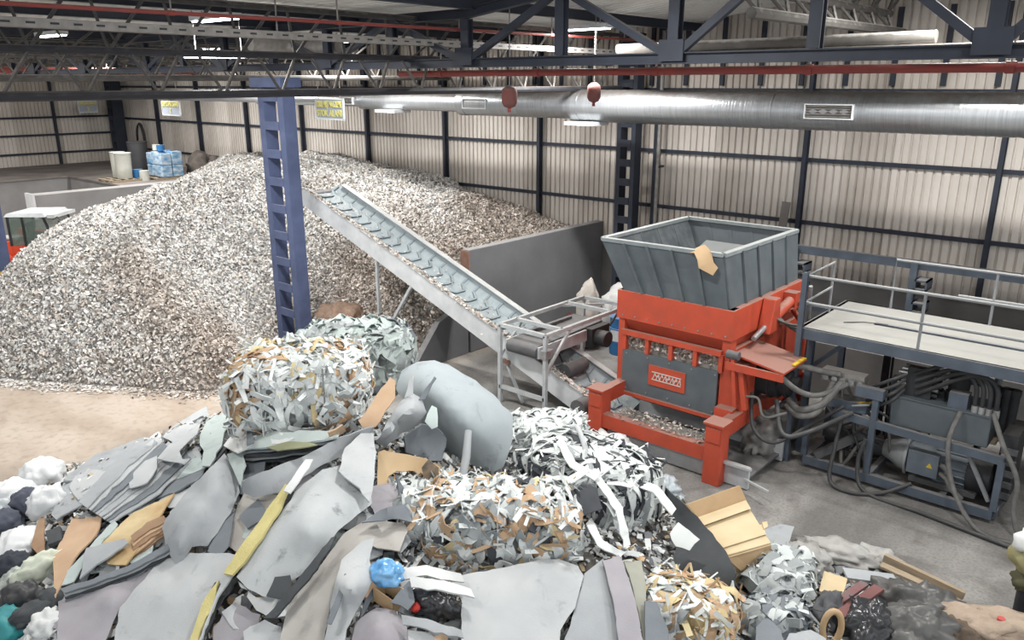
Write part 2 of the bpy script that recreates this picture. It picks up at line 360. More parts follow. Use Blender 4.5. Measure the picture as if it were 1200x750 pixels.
xs1 = [-11.66 - 1.93 * k for k in range(10, 0, -1)] + [-11.66, -9.78, -7.79, -5.84, -3.91, -1.99, -.05, 1.9, 3.8]
truss(10.1, xs1, 6.33, 7.08, 'navy roof truss of steel sections resting on the blue lattice column', M_NAVY)
def joist(X, y0, y1, z0, zm, z1, label, m, n, r=.045, dark=None, second=True, depth=.28):
    t = thing('tube_joist', (X, y0, z0), label, 'truss', None)
    MB().cyl((X, y0, z0), (X, y1, z0 + .05), r * 1.35, 8).build('bottom_chord', dark or m, t, 40)
    MB().cyl((X - depth, y0, zm), (X - depth, y1, zm + .05), r * 1.2, 8).build('middle_chord', dark or m, t, 40)
    if second: MB().cyl((X, y0, z1), (X, y1, z1), r, 8).build('top_chord', m, t, 40)
    st = (y1 - y0) / n
    wm = wm2 = None
    for i in range(n):
        y = y0 + i * st
        if wm is None:
            wm = MB().cyl((0, 0, 0), (-depth, st * .5, zm - z0), r * .55, 6).cyl((0, 0, 0), (-depth, -st * .22, zm - z0), r * .5, 6).mesh('web', m, smooth=40)
            wm2 = MB().cyl((-depth, 0, 0), (0, st * .45, z1 - zm), r * .55, 6).cyl((-depth, 0, 0), (0, -st * .3, z1 - zm), r * .5, 6).mesh('web', m, smooth=40)
        inst('web', wm, t, (X, y + st * .3, z0 + .05 * i / n))
        if second: inst('web', wm2, t, (X, y + st * .8, zm + .05 * i / n))
    return t
joist(-11.0, 1.2, 16.6, 5.84, 6.40, 7.08, 'long dark tubular joist crossing in front of the blue column head', M_TUBE, 16, dark=M_DARKTUBE)
joist(-17.5, 4.0, 17.3, 6.1, 6.65, 7.05, 'dusty tubular joist second from the long dark joist', M_TUBE, 13)
joist(-23.0, 4.0, 17.3, 6.1, 6.65, 7.05, 'dusty tubular joist above the middle of the shred heap', M_TUBE, 13)
joist(-28.5, 4.0, 17.3, 6.1, 6.65, 7.05, 'dusty tubular joist above the orange loader', M_TUBE, 13)
joist(-34.5, 4.0, 17.3, 6.1, 6.65, 7.05, 'dusty tubular joist nearest the far left wall', M_TUBE, 13)
joist(-5.0, 10.6, 17.3, 6.9, 7.25, 7.85, 'white-dusted tubular joist above the shredder hopper', M_TUBEW, 7, r=.06)
joist(-1.2, 10.6, 17.3, 6.9, 7.25, 7.85, 'white-dusted tubular joist above the steel platform', M_TUBEW, 7, r=.06)
t = thing('dusty_beam', (-5.2, 14.2, 6.6), 'wide horizontal beam thick with pale dust above the round duct', 'beam')
MB().hbeam((-9.5, 14.2, 6.48), (3, 14.2, 6.55), .2, .16, .02).build('beam', M_TUBEW, t)
MB().cyl((-9.5, 14.2, 6.66), (-3.6, 14.2, 6.7), .1, 10).build('pipe', M_TUBEW, t, 40)
ct = thing('cable_tray', (-10.6, 1.5, 6.65), 'perforated galvanised cable tray hung alongside the long dark joist', 'cable tray')
mb = MB().bb(-10.7, -10.5, 1.4, 17.0, 6.62, 6.63).bb(-10.5, -10.49, 1.4, 17.0, 6.62, 6.72).bb(-10.71, -10.7, 1.4, 17.0, 6.62, 6.72); mb.build('trough', M_TRAY, ct)
slot = MB().bb(-.012, 0, -.05, .05, -.012, .012).mesh('slot', M_DARKTUBE)
for k in range(60): inst('slot', slot, ct, (-10.487, 1.6 + k * .26, 6.67))
for k in range(4): MB().cyl((-10.6, 3 + k * 4, 6.62), (-10.6, 3 + k * 4, 7.2), .012, 6).build('hanger_rod', M_TRAY, ct)
def pipe(name, pts, r, m, label, cat='pipe', clamps=0):
    t = thing(name, pts[0], label, cat); MB().tube(pts, r, 10).build('pipe', m, t, 40)
    for k in range(clamps):
        f = (k + .5) / clamps; p = Vector(pts[0]).lerp(Vector(pts[-1]), f)
        MB().cyl(p, (p.x, p.y, p.z + .35), .012, 6).build('hanger_rod', M_TRAY, t); d = (Vector(pts[-1]) - Vector(pts[0])).normalized() * .05
        MB().cyl(p - d, p + d, r * 1.25, 10).build('clamp', m, t, 40)
    return t
pipe('red_sprinkler_pipe', [(-12, 10.55, 6.17), (6, 10.55, 6.17)], .055, M_REDPIPE, 'red sprinkler pipe slung under the navy roof truss', clamps=8)
pipe('red_sprinkler_pipe', [(-10.35, 1.4, 6.83), (-10.35, 17.0, 6.95)], .026, M_REDPIPE, 'thin red pipe just above the galvanised cable tray', clamps=6)
pipe('red_sprinkler_pipe', [(-31.5, 5, 6.45), (-31.5, 17, 6.45)], .11, M_REDPIPE, 'thick red pipe far off above the orange loader', clamps=5)
pipe('red_sprinkler_pipe', [(-30.5, 15.5, 6.5), (-12.2, 15.5, 6.5)], .07, M_REDPIPE, 'long red pipe above the shred heap before the back wall', clamps=7)
pipe('exhaust_pipe', [(-14.9, 9.2, 6.75), (-14.9, 10.0, 6.75), (-14.6, 10.3, 6.7), (-13.6, 10.4, 6.7)], .14, M_TRAY, 'short fat curved pipe just right of the blue column head', clamps=0)

# round ventilation duct
du = thing('ventilation_duct', (0, 15, 5.52), 'long round galvanised ventilation duct with a dust crust along its top', 'duct')
secs = [(8, -2.2, .345), (-2.2, -6.5, .345), (-6.5, -11.0, .345), (-11.0, -14.6, .29), (-14.6, -18.6, .215), (-18.6, -24, .16), (-24, -30, .12)]
for a, b, r in secs:
    k = int(abs(b - a) / .09); pts = [(a + (b - a) * i / k, 15, 5.52) for i in range(k + 1)]
    MB().tube(pts, r, 24, [r + (.006 if i % 2 else 0) for i in range(k + 1)]).build('duct_section', M_DUCT, du, 60)
    MB().cyl((b - .12, 15, 5.52), (b + .12, 15, 5.52), r + .012, 24).build('collar', M_DUCT, du, 40)
for x, w, h, r in ((onY(971, 133, 14.66)[0], .86, .22, .345), (onY(556, 120, 14.73)[0], .8, .2, .26), (onY(405, 117, 14.8)[0], .6, .16, .16)):
    y = 15 - r; v = MB().bb(x - w / 2, x + w / 2, y - .05, y + .12, 5.52 - h / 2 - .02, 5.52 - h / 2).bb(x - w / 2, x + w / 2, y - .05, y + .12, 5.52 + h / 2, 5.52 + h / 2 + .02).bb(x - w / 2, x - w / 2 + .02, y - .05, y + .12, 5.52 - h / 2, 5.52 + h / 2).bb(x + w / 2 - .02, x + w / 2, y - .05, y + .12, 5.52 - h / 2, 5.52 + h / 2).build('grille', M_WHITE, du)
    MB().bb(x - w / 2 + .02, x + w / 2 - .02, y + .0, y + .02, 5.52 - h / 2, 5.52 + h / 2).build('mesh_panel', M_SLAB, v)
    lv = MB().bb(-w / 2 + .02, w / 2 - .02, -.03, 0, -.006, .006).mesh('louvre', M_TRAY)
    for k in range(5): inst('louvre', lv, v, (x, y - .005, 5.52 - h / 2 + (k + .5) * h / 5))
for x, r_d in ((-10.75, .345), (-17.3, .215)):
    b = tag(MB().bb(x - .4, x + .4, 14.6, 15.2, 5.52 - r_d - .07, 5.52 - r_d + .01).build('duct_bracket', M_WHITE), {-10.75: 'white bracket plate under the duct at the navy lattice column', -17.3: 'small white bracket plate under the narrow length of duct'}[x], 'bracket')

# hanging powder extinguishers
for (px_, py_), lab in (((597, 113), 'dusty red hanging fire extinguisher nearer the blue column'), ((696, 108), 'dusty red hanging fire extinguisher nearer the navy lattice column')):
    c = onX(px_, py_, -9.5); t = thing('hanging_extinguisher', c, lab, 'extinguisher', 'hanging extinguishers')
    prof = [(-.2, .03), (-.17, .1), (-.1, .135), (.06, .14), (.13, .12), (.18, .05)]
    MB().tube([(c[0], c[1], c[2] + z) for z, r in prof], .1, 14, [r for z, r in prof]).build('body', mat('dusty_red', '6b504c', .75, 0, '7a4440', 4, .6, dust=.8, dustcol='8f8580'), t, 50)
    MB().cyl((c[0], c[1], c[2] - .27), (c[0], c[1], c[2] - .2), .03, 8).build('nozzle', M_REDPIPE, t, 40)
    MB().cyl((c[0], c[1], c[2] + .18), (c[0], c[1], roofz(c[0]) + .05), .01, 6).build('hanger_rod', M_TRAY, t, 40)

# lamps: one LED batten by the joist, then added rows that light the hall
M_LED = emis('led_panel', 'f4f8ff', 14)
lampm = MB().bb(-.62, .62, -.13, .13, .02, .1).mesh('housing', M_WHITE)
ledm = MB().bb(-.58, .58, -.1, .1, 0, .02).mesh('led_panel', M_LED)
spots = []
c = onX(257, 68, -13.5); spots.append((c[0], c[1], c[2], 41))
for ix, x in enumerate((-34, -27, -20, -13, -6, 1)):
    for iy, y in enumerate((1, 7.4, 13.4)): spots.append((x + (3.2 if iy == 2 else 0), y, roofz(x) - .3, 0))
names = {}
for i, (x, y, z, rz) in enumerate(spots):
    lab = 'glowing linear lamp hung beside the long dark joist' if i == 0 else 'added linear lamp under the roof that lights the hall'
    t = thing('linear_lamp', (x, y, z), lab, 'lamp', None if i == 0 else 'added roof lamps'); t.rotation_euler = (0, 0, R(rz))
    for nm, me in (('housing', lampm), ('led_panel', ledm)):
        o = bpy.data.objects.new(nm, me); COL.objects.link(o); o.parent = t
    for k in (-.4, .4): ro = bpy.data.objects.new('hanger_rod', MB().cyl((k, 0, .1), (k, 0, roofz(x) + .06 - z), .01, 6).mesh('hanger_rod', M_TRAY)); COL.objects.link(ro); ro.parent = t
    l = bpy.data.lights.new('lamp_light', 'AREA'); l.shape = 'RECTANGLE'; l.size = 1.2; l.size_y = .25; l.energy = LAMP_W * (.5 if i == 0 else (.4, .8, 1.1)[(i - 1) % 3]); l.color = (1, .985, .95)
    lo = bpy.data.objects.new('lamp_light', l); COL.objects.link(lo); lo.parent = t; lo.location = (0, 0, -.02)

# hanging signs
M_SIGN = mat('sign_face', 'aab2bd', .5, 0, '9aa3b0', 3, .5)
M_SIGNT = mat('sign_yellow', 'd9d27e', .6)
def sign(c, w, h, rz, lines, label):
    t = thing('hanging_sign', c, label, 'sign'); t.rotation_euler = (0, 0, rz)
    def ch(n, mb, m):
        o = bpy.data.objects.new(n, mb.mesh(n, m)); COL.objects.link(o); o.parent = t; return o
    ch('board', MB().bb(-w / 2, w / 2, 0, .03, -h / 2, h / 2), M_SIGN)
    fr = MB()
    for a in (-1, 1): fr.bb(-w / 2 - .02, w / 2 + .02, -.01, .04, a * h / 2 - .02, a * h / 2 + .02).bb(a * w / 2 - .02, a * w / 2 + .02, -.01, .04, -h / 2, h / 2)
    ch('frame', fr, M_WHITE)
    hz = 7.36 - c[2]
    for k in (-1, 1): ch('hanger_rod', MB().cyl((k * w * .4, .015, h / 2), (k * w * .4, .015, hz), .01, 6), M_TRAY)
    for txt, z, s in lines:
        cu = bpy.data.curves.new('lettering', 'FONT'); cu.body = txt; cu.size = s; cu.align_x = 'CENTER'; cu.align_y = 'CENTER'; cu.extrude = .003; cu.offset = .008
        o = bpy.data.objects.new('lettering', cu); COL.objects.link(o)
        dg = bpy.context.evaluated_depsgraph_get(); me = bpy.data.meshes.new_from_object(o.evaluated_get(dg)); bpy.data.objects.remove(o)
        wd = max(v.co.x for v in me.vertices) - min(v.co.x for v in me.vertices); k = min(1, w * .92 / wd)
        me.materials.clear(); me.materials.append(M_SIGNT)
        o = bpy.data.objects.new('lettering', me); COL.objects.link(o); o.parent = t; o.location = (0, -.012, z); o.rotation_euler = (R(90), 0, 0); o.scale = (k, 1, 1)
a, b = onY(386, 128, 14.3), onY(200, 127, 14.3)
sign(a, 1.28, .56, 0, [('KIRILMIŞ MALZEME', .13, .24), ('STOK ALANI', -.12, .24)], 'grey hanging sign with two lines of yellow lettering above the heap')
sign(b, 1.3, .48, 0, [('DEPOLAMA SAHASI', .14, .24), ('1', -.1, .24)], 'grey hanging sign with a yellow line and single numeral on the back wall side')
sign(onX(103, 125, -39.5), .8, .5, R(90), [('DEPOLAMA SAHASI', .14, .2), ('2', -.1, .22)], 'grey hanging sign with a numeral before the far left wall')

# ================================================================== SHREDDED HEAP
HB = np.array([(-12.2, 18.4), (-12.3, 12.6), (-12.9, 11.0), (-13.6, 8.6), (-14.7, 7.1), (-17, 5.7), (-18.6, 4.7), (-21, 4.5), (-23.4, 5.6), (-25.9, 8.9), (-29.2, 12.2), (-29.5, 15.0), (-29.55, 18.4)])
def _seg(P, a, b):
    ab = b - a; t = np.clip(((P - a) @ ab) / (ab @ ab), 0, 1); return np.linalg.norm(P - (a + t[:, None] * ab), axis=1)
def inpoly(P, B):
    c = np.zeros(len(P), bool); n = len(B)
    for i in range(n):
        (x1, y1), (x2, y2) = B[i], B[(i + 1) % n]
        c ^= ((y1 > P[:, 1]) != (y2 > P[:, 1])) & (P[:, 0] < (x2 - x1) * (P[:, 1] - y1) / (y2 - y1 + 1e-12) + x1)
    return c
def vnoise(P, s, seed=0):
    """smooth value noise, numpy"""
    r = np.random.RandomState(seed); T = r.rand(64, 64); Q = P / s; i = np.floor(Q).astype(int); f = Q - i; f = f * f * (3 - 2 * f)
    a = T[i[:, 0] % 64, i[:, 1] % 64]; b = T[(i[:, 0] + 1) % 64, i[:, 1] % 64]; c = T[i[:, 0] % 64, (i[:, 1] + 1) % 64]; d = T[(i[:, 0] + 1) % 64, (i[:, 1] + 1) % 64]
    return (a * (1 - f[:, 0]) + b * f[:, 0]) * (1 - f[:, 1]) + (c * (1 - f[:, 0]) + d * f[:, 0]) * f[:, 1] - .5
def heap_h(P):
    d = np.min([_seg(P, HB[i], HB[i + 1]) for i in range(1, 10)], axis=0)
    z = np.where(inpoly(P, HB), 3.62 * (1 - np.exp(-d / 2.05)), 0)
    z = z - np.clip((P[:, 0] + 19) / 6.6, 0, 1) * 1.15 * np.clip((P[:, 1] - 12) / 2, 0, 1) - np.clip((P[:, 1] - 14.5) / 3.3, 0, 1) * .15
    k = np.clip(z / .8, 0, 1)
    z = z + k * (vnoise(P, 2.6, 1) * .42 + vnoise(P, .9, 2) * .2 + vnoise(P, .35, 3) * .13 + vnoise(P, .16, 4) * .08)
    # the heap stops short of the steel column: shallow hollow round its foot
    v = P - np.array([-15.62, 10.1]); d = np.linalg.norm(v, axis=1); fr = (v @ np.array([.84, -.545])) / np.maximum(d, .01)
    z = np.minimum(z, .06 + np.maximum(0, d - .45) * np.where(fr > 0, .27 + .5 * (1 - fr), .8))
    return np.clip(z, 0, None)
np.random.seed(5)
gx = np.arange(-29.5, -12.44, .11); gy = np.arange(4.2, 17.56, .11)
X, Y = np.meshgrid(gx, gy); P = np.c_[X.ravel(), Y.ravel()]; Z = heap_h(P)
nx, ny = len(gx), len(gy); idx = np.arange(nx * ny).reshape(ny, nx)
Fq = np.c_[idx[:-1, :-1].ravel(), idx[:-1, 1:].ravel(), idx[1:, 1:].ravel(), idx[1:, :-1].ravel()]
keep = Z[Fq].max(axis=1) > .01
hc = mat('heap_core', 'a39f9b', .95, 0, '7d7873', 5, .6)
heap = thing('shred_heap', (-20, 10, 0), 'big heap of shredded grey and white textile filling the bunker to the wall', 'heap')
hm = nobj('heap_core', np_mesh('heap_core', np.c_[P, Z - .02], Fq[keep], hc, True), heap); hm['kind'] = 'stuff'
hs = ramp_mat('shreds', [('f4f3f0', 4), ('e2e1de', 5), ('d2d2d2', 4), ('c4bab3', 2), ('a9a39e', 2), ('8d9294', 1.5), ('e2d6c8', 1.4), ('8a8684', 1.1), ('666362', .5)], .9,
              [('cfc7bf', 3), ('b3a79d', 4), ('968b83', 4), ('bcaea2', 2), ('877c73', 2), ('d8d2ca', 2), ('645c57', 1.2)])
def flakes(n, P, Z, N, smin, smax, asp, lift=.03, up=.55, seed=1):
    """curled scraps: 2 quads each; P,Z base points, N normals"""
    r = np.random.RandomState(seed); c = np.c_[P, Z] + N * (r.rand(n, 1) * lift)
    nrm = N * up + r.normal(size=(n, 3)) * .45; nrm /= np.linalg.norm(nrm, axis=1)[:, None]
    t = np.cross(nrm, r.normal(size=(n, 3))); t /= np.linalg.norm(t, axis=1)[:, None] + 1e-9; b = np.cross(nrm, t)
    L = (smin + (smax - smin) * r.rand(n, 1) ** 2); Wd = L * (asp[0] + (asp[1] - asp[0]) * r.rand(n, 1)); k = L * (r.rand(n, 1) - .35) * .5
    V = np.stack([c - t * L - b * Wd - nrm * k, c - t * L + b * Wd - nrm * k, c - b * Wd + nrm * k * .4, c + b * Wd + nrm * k * .4, c + t * L - b * Wd * .8 - nrm * k, c + t * L + b * Wd * .7 - nrm * k], 1).reshape(-1, 3)
    o = np.arange(n)[:, None] * 6
    return V, np.vstack([np.c_[o, o + 2, o + 3, o + 1], np.c_[o + 2, o + 4, o + 5, o + 3]])
def heap_normals(P, fn, e=.12):
    dx = (fn(P + [e, 0]) - fn(P - [e, 0])) / (2 * e); dy = (fn(P + [0, e]) - fn(P - [0, e])) / (2 * e)
    N = np.c_[-dx, -dy, np.ones(len(P))]; return N / np.linalg.norm(N, axis=1)[:, None]
nf = 420000
Pf = np.c_[np.random.uniform(-29.4, -12.5, nf), np.random.uniform(4.3, 17.48, nf)]
Zf = heap_h(Pf); k = Zf > .04; Pf, Zf = Pf[k], Zf[k]
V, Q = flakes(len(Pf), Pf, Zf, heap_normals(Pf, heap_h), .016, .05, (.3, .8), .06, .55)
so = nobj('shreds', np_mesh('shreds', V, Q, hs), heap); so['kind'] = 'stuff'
# loose shreds scattered on the floor at the foot of the heap
a = np.random.rand(5000) ** .5; e = np.random.randint(3, 7, 5000); t_ = np.random.rand(5000, 1)
Ps = HB[e] * (1 - t_) + HB[e + 1] * t_ + np.random.normal(size=(5000, 2)) * .22
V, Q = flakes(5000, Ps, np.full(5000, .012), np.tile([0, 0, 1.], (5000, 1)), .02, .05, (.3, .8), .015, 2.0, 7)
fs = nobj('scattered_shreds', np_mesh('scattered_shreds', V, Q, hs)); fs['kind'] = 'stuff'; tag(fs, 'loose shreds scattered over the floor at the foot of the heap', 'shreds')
# the brown fibre lump at the foot of the heap
def lump_mesh(name, c, sx, sy, sz, m, seed=0, amp=.25, fr=2.2, n=3, rz=0, crease=0):
    bm = bmesh.new(); bmesh.ops.create_icosphere(bm, subdivisions=n, radius=1)
    off = Vector((seed * 3.7, seed * 1.3, seed * 7.1))
    for v in bm.verts:
        p = v.co.copy(); d = mnoise.noise(p * fr + off) * amp + mnoise.noise(p * fr * 2.6 + off) * amp * .45
        if crease: d += (abs(mnoise.noise(p * fr * 1.1 + off * 2)) - .25) * crease * .8 - (.2 - abs(mnoise.noise(p * fr * 2.4 + off))) * crease * .55
        v.co = p * (1 + d)
        if v.co.z < -.6: v.co.z = -.6 + (v.co.z + .6) * .15
        v.co.x *= sx; v.co.y *= sy; v.co.z *= sz
    bmesh.ops.rotate(bm, verts=bm.verts, cent=(0, 0, 0), matrix=Matrix.Rotation(rz, 3, 'Z'))
    me = bpy.data.meshes.new(name); bm.to_mesh(me); bm.free(); me.materials.append(m)
    me.polygons.foreach_set('use_smooth', [True] * len(me.polygons)); return me
def lump(name, c, s, m, label, cat, seed=0, amp=.25, fr=2.2, n=4, rz=0, crease=0, group=None):
    o = bpy.data.objects.new(name, lump_mesh(name, c, *s, m, seed, amp, fr, n, rz, crease)); COL.objects.link(o); o.location = c; return tag(o, label, cat, group)
M_FIBRE = mat('brown_fibre', '8b7262', .95, 0, 'a58d7c', 9, .6, bump=.6, bscale=40)
c = g(400, 378, .6); lump('fibre_lump', c, (.75, .6, .45), M_FIBRE, 'brown tangle of fibre at the foot of the heap beside the blue column', 'fibre', 3, .25, 3, 4, 0, .35)

# ================================================================== CONVEYOR
xa, za, xb, zb = -7.3, .16, -16.1, 3.42         # belt line, low end to head
Y0, Y1 = 11.0, 12.15
sl = (zb - za) / (xb - xa); ln = math.hypot(xb - xa, zb - za); dirv = Vector(((xb - xa) / ln, 0, (zb - za) / ln)); nup = Vector((-dirv.z, 0, dirv.x))
if nup.z < 0: nup = -nup
cv = thing('belt_conveyor', (xa, 11.6, 0), 'long inclined belt conveyor with chevron cleats rising to the heap', 'conveyor')
A = Vector((xa, 0, za)); B_ = Vector((xb, 0, zb))
def side(y, y2, name):
    lo, hi = A - nup * .22, A + nup * .2
    pts = [A - nup * .22, B_ - nup * .2, B_ + dirv * .35 - nup * .12 - Vector((0, 0, .12)), B_ + dirv * .38 + nup * .02 - Vector((0, 0, .1)), B_ + nup * .2, A + nup * .2]
    mb = MB().ext([(p.x, y, p.z) for p in pts], (0, y2 - y, 0)); mb.build(name, M_WHITE, cv)
side(Y0, Y0 + .05, 'side_panel'); side(Y1 - .05, Y1, 'side_panel')
# flanged rims: troughed outward edges catching dust
for y, s in ((Y0, 1), (Y1, -1)):
    MB().beam((A + nup * .21) + Vector((0, y + s * .04, 0)), (B_ + nup * .21) + Vector((0, y + s * .04, 0)), .14, .02, tuple(nup)).build('rim', M_WSTEEL, cv)
trough = [(Y0 + .06, .16), (Y0 + .3, .02), (Y1 - .3, .02), (Y1 - .06, .16)]
bp = []
for yy, h in trough: bp.append((A + nup * h, yy)); 
mb = MB(); vs = []
for yy, h in trough:
    p = A + nup * h; vs.append((p.x, yy, p.z))
for yy, h in trough:
    p = B_ + nup * h; vs.append((p.x, yy, p.z))
for yy, h in trough:
    p = B_ + dirv * .3 + nup * (h - .14); vs.append((p.x, yy, p.z))
mb.add(vs, [(0, 1, 5, 4), (1, 2, 6, 5), (2, 3, 7, 6), (4, 5, 9, 8), (5, 6, 10, 9), (6, 7, 11, 10)]).build('belt', M_BELT, cv)
def bpt(s, y, h): 
    p = A + dirv * s + nup * h; return (p.x, y, p.z)
ym = (Y0 + Y1) / 2
nch = int(ln / .36)
cpts = [(-.42, .1, .10), (-.27, .02, .0), (-.02, .02, .16), (.02, .02, .16), (.27, .02, .0), (.42, .1, .10)]
# one chevron: a flat-topped V with flared wings, copied up the belt
cmb = MB()
path = [(-.47, .125, .26), (-.3, .03, .24), (-.13, .03, .0), (.13, .03, .0), (.3, .03, .24), (.47, .125, .26)]
loc = [Vector((dirv.x * s, yy, dirv.z * s)) + nup * h for yy, h, s in path]
for p, q in zip(loc[:-1], loc[1:]): cmb.beam(p, q, .05, .045, tuple(nup))
chm = cmb.mesh('chevron', mat('chevron_rubber', '53626a', .6, 0, '64727a', 4, .5, dust=.35, dustcol='a3a9aa'))
for i in range(nch):
    p = A + dirv * (.2 + i * .36); inst('chevron', chm, cv, (p.x, ym, p.z))
MB().cyl(B_ + dirv * .22 + Vector((0, Y0 + .05, -.12)), B_ + dirv * .22 + Vector((0, Y1 - .05, -.12)), .13, 14).build('head_drum', M_BELTD, cv, 40)
for s in (5.6, 4.5):
    p = A + dirv * s - nup * .2; q = A + dirv * (s + .0) - nup * .2
for (s0, dx) in ((6.6, 0), (5.4, -1.0)):
    p = A + dirv * s0 - nup * .2
    for y in (Y0 + .03, Y1 - .03):
        ba = MB().beam((p.x, y, p.z), (p.x + dx, y, max(0, p.z - 1.5 if dx == 0 else p.z - 1.35)), .06, .06).build('support_leg', M_WSTEEL, cv)
for (s0, dx) in ((2.6, .5),):
    p = A + dirv * s0 - nup * .2
    for y in (Y0 + .03, Y1 - .03): MB().beam((p.x, y, p.z), (p.x + dx, y, 0), .05, .05).build('support_leg', M_WSTEEL, cv)
MB().bb(-9.9, -9.6, 10.97, 11.0, .74, .82).build('rust_plate', M_RUST, cv)
# dust and shreds caught along the rim
r_ = np.random.RandomState(4); ns = 1400; s_ = r_.rand(ns) * ln; yy = np.where(r_.rand(ns) < .8, Y0 + .03 + r_.normal(size=ns) * .04, ym + r_.normal(size=ns) * .3)
pp = np.array([tuple(A + dirv * float(s) + nup * (.23 if abs(y - Y0) < .2 else .06)) for s, y in zip(s_, yy)]); Pc = np.c_[pp[:, 0], yy]
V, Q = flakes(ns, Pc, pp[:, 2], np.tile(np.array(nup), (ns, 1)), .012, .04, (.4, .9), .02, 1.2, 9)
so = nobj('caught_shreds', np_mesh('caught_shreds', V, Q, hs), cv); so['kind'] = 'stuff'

# steel stand over the conveyor with a small cross belt
tb = thing('steel_stand', (-9.1, 12.2, 0), 'white painted square-tube stand straddling the conveyor foot', 'stand')
tx0, tx1, ty0, ty1, tz = -9.72, -8.6, 10.83, 13.55, 1.57
def sq(a, b, nm, w=.07, m=M_WSTEEL, par=None): return MB().beam(a, b, w, w).build(nm, m, par or tb)
for x in (tx0, tx1):
    for y in (ty0, ty1): sq((x, y, 0), (x, y, tz), 'leg')
for y in (ty0, ty1, ty0 + .5, ty1 - .6): sq((tx0, y, tz), (tx1, y, tz), 'cross_rail')
for x in (tx0, tx1): sq((x, ty0, tz), (x, ty1, tz), 'top_rail')
sq((tx0, ty0, .32), (tx1, ty0, .32), 'low_rail')
sq((tx1, ty0 + .02, .85), (tx1, ty0 + .75, tz - .03), 'brace', .05); sq((tx0, ty0 + .02, .95), (tx0, ty0 + .7, tz - .03), 'brace', .05); sq((tx0, ty1 - .75, tz - .03), (tx0 + .6, ty1 - .1, tz - .03), 'brace', .05)
cb = thing('cross_belt', (-9.1, 11.8, .9), 'short dark rubber cross belt slung inside the white stand', 'conveyor')
by0, by1 = 10.75, 12.9
prof = []
for k in range(9):
    a = R(90 + k * 180 / 8); prof.append((by0 + .13 + math.cos(a) * .13, 1.2 + math.sin(a) * .13))
prof += [(by1, 1.22), (by1, 1.48)] if False else [(by1, 1.12), (by1, 1.38)]
MB().ext([(-9.5, y, z) for y, z in prof], (.72, 0, 0)).build('belt', M_BELTD, cb, 30)
MB().bb(-9.56, -9.51, by0 + .05, by1, 1.1, 1.32).build('side_frame', M_WSTEEL, cb); MB().bb(-8.77, -8.72, by0 + .05, by1, 1.1, 1.32).build('side_frame', M_WSTEEL, cb)
MB().cyl((-9.6, by0 + .13, 1.2), (-8.66, by0 + .13, 1.2), .04, 10).build('axle', M_CHROME, cb, 40)
MB().bb(-8.7, -8.55, by0 + .03, by0 + .25, 1.12, 1.28).build('bearing', M_CHROME, cb)
MB().cyl((-8.7, 12.5, 1.15), (-8.35, 12.5, 1.15), .16, 14).build('gear_motor', M_BLACK, cb, 40); MB().bb(-8.75, -8.6, 12.3, 12.9, .95, 1.35).build('motor_plate', M_BLACK, cb)
MB().bb(-9.4, -9.32, 11.2, 12.6, 1.381, 1.43).build('skirt', M_BELTD, cb)
mb = MB(); mb.tube(spline([(-8.6, 12.9, 1.3), (-8.55, 13.6, 1.75), (-8.4, 13.7, .9), (-8.0, 13.6, .3), (-7.5, 13.2, .35)]), .022, 8).build('power_cable', M_HOSED, cb, 60)
# tail section of the conveyor on the floor and the discharge channel under the shredder
dc = thing('discharge_channel', (-6, 11, 0), 'low steel discharge channel lying under the shredder frame', 'conveyor')
MB().bb(-8.1, -4.45, 10.62, 10.68, .02, .38).build('side_panel', M_WSTEEL, dc); MB().bb(-7.2, -4.45, 11.9, 11.96, .02, .38).build('side_panel', M_WSTEEL, dc)
MB().bb(-8.0, -4.5, 10.68, 11.9, .1, .14).build('belt', M_BELTD, dc)
MB().bb(-8.1, -4.4, 10.55, 10.62, .36, .4).build('lip', M_WSTEEL, dc)
MB().cyl((-7.75, 10.7, .42), (-7.75, 11.0, .42), .16, 14).build('drive_drum', M_BELTD, dc, 40)
MB().beam((-4.5, 10.62, .18), (-4.05, 10.45, .2), .03, .03).build('rod', M_WSTEEL, dc)
MB().cyl((-8.5, 11.3, .78), (-8.5, 11.9, .78), .14, 12).build('guard_roller', M_BELTD, dc, 40)

# ================================================================== SHREDDER
sx0, sx1, sy0, sy1 = -7.3, -5.2, 11.25, 14.0
sh = thing('shredder', (-6.2, 12.4, 0), 'orange-red industrial shredder with a dark grey open hopper and slate front panel', 'shredder')
for x in (-7.32, -5.12):
    for y in (10.42, 13.55):
        lg = MB().bb(x, x + .28, y, y + .28, 0, 1.0).build('leg', M_ORANGE, sh, bevel=.01)
        MB().bb(x - .03, x + .31, y - .03, y + .31, 1.0, 1.03).build('top_plate', M_ORANGE, lg)
        MB().bb(x + .02, x + .26, y - .015, y + .0, .72, .95).build('bolt_plate', M_ORANGE, lg)
MB().bb(-7.04, -5.12, 10.45, 10.62, .36, .6).build('front_beam', M_ORANGE, sh); MB().bb(-7.04, -5.12, 13.6, 13.75, .36, .6).build('rear_beam', M_ORANGE, sh)
for x in (-7.25, -5.05): MB().bb(x, x + .16, 10.7, 13.55, .72, .98).build('side_beam', M_ORANGE, sh)
MB().ext([(-7.02, 10.62, .55), (-7.02, 11.25, .42), (-7.02, 11.25, .36), (-7.02, 10.62, .5)], (1.9, 0, 0)).build('chute_tray', M_DECK, sh)
# rotor drum under the panel
MB().cyl((-7.1, 11.72, .92), (-5.3, 11.72, .92), .42, 24).build('rotor', M_BELTD, sh, 40)
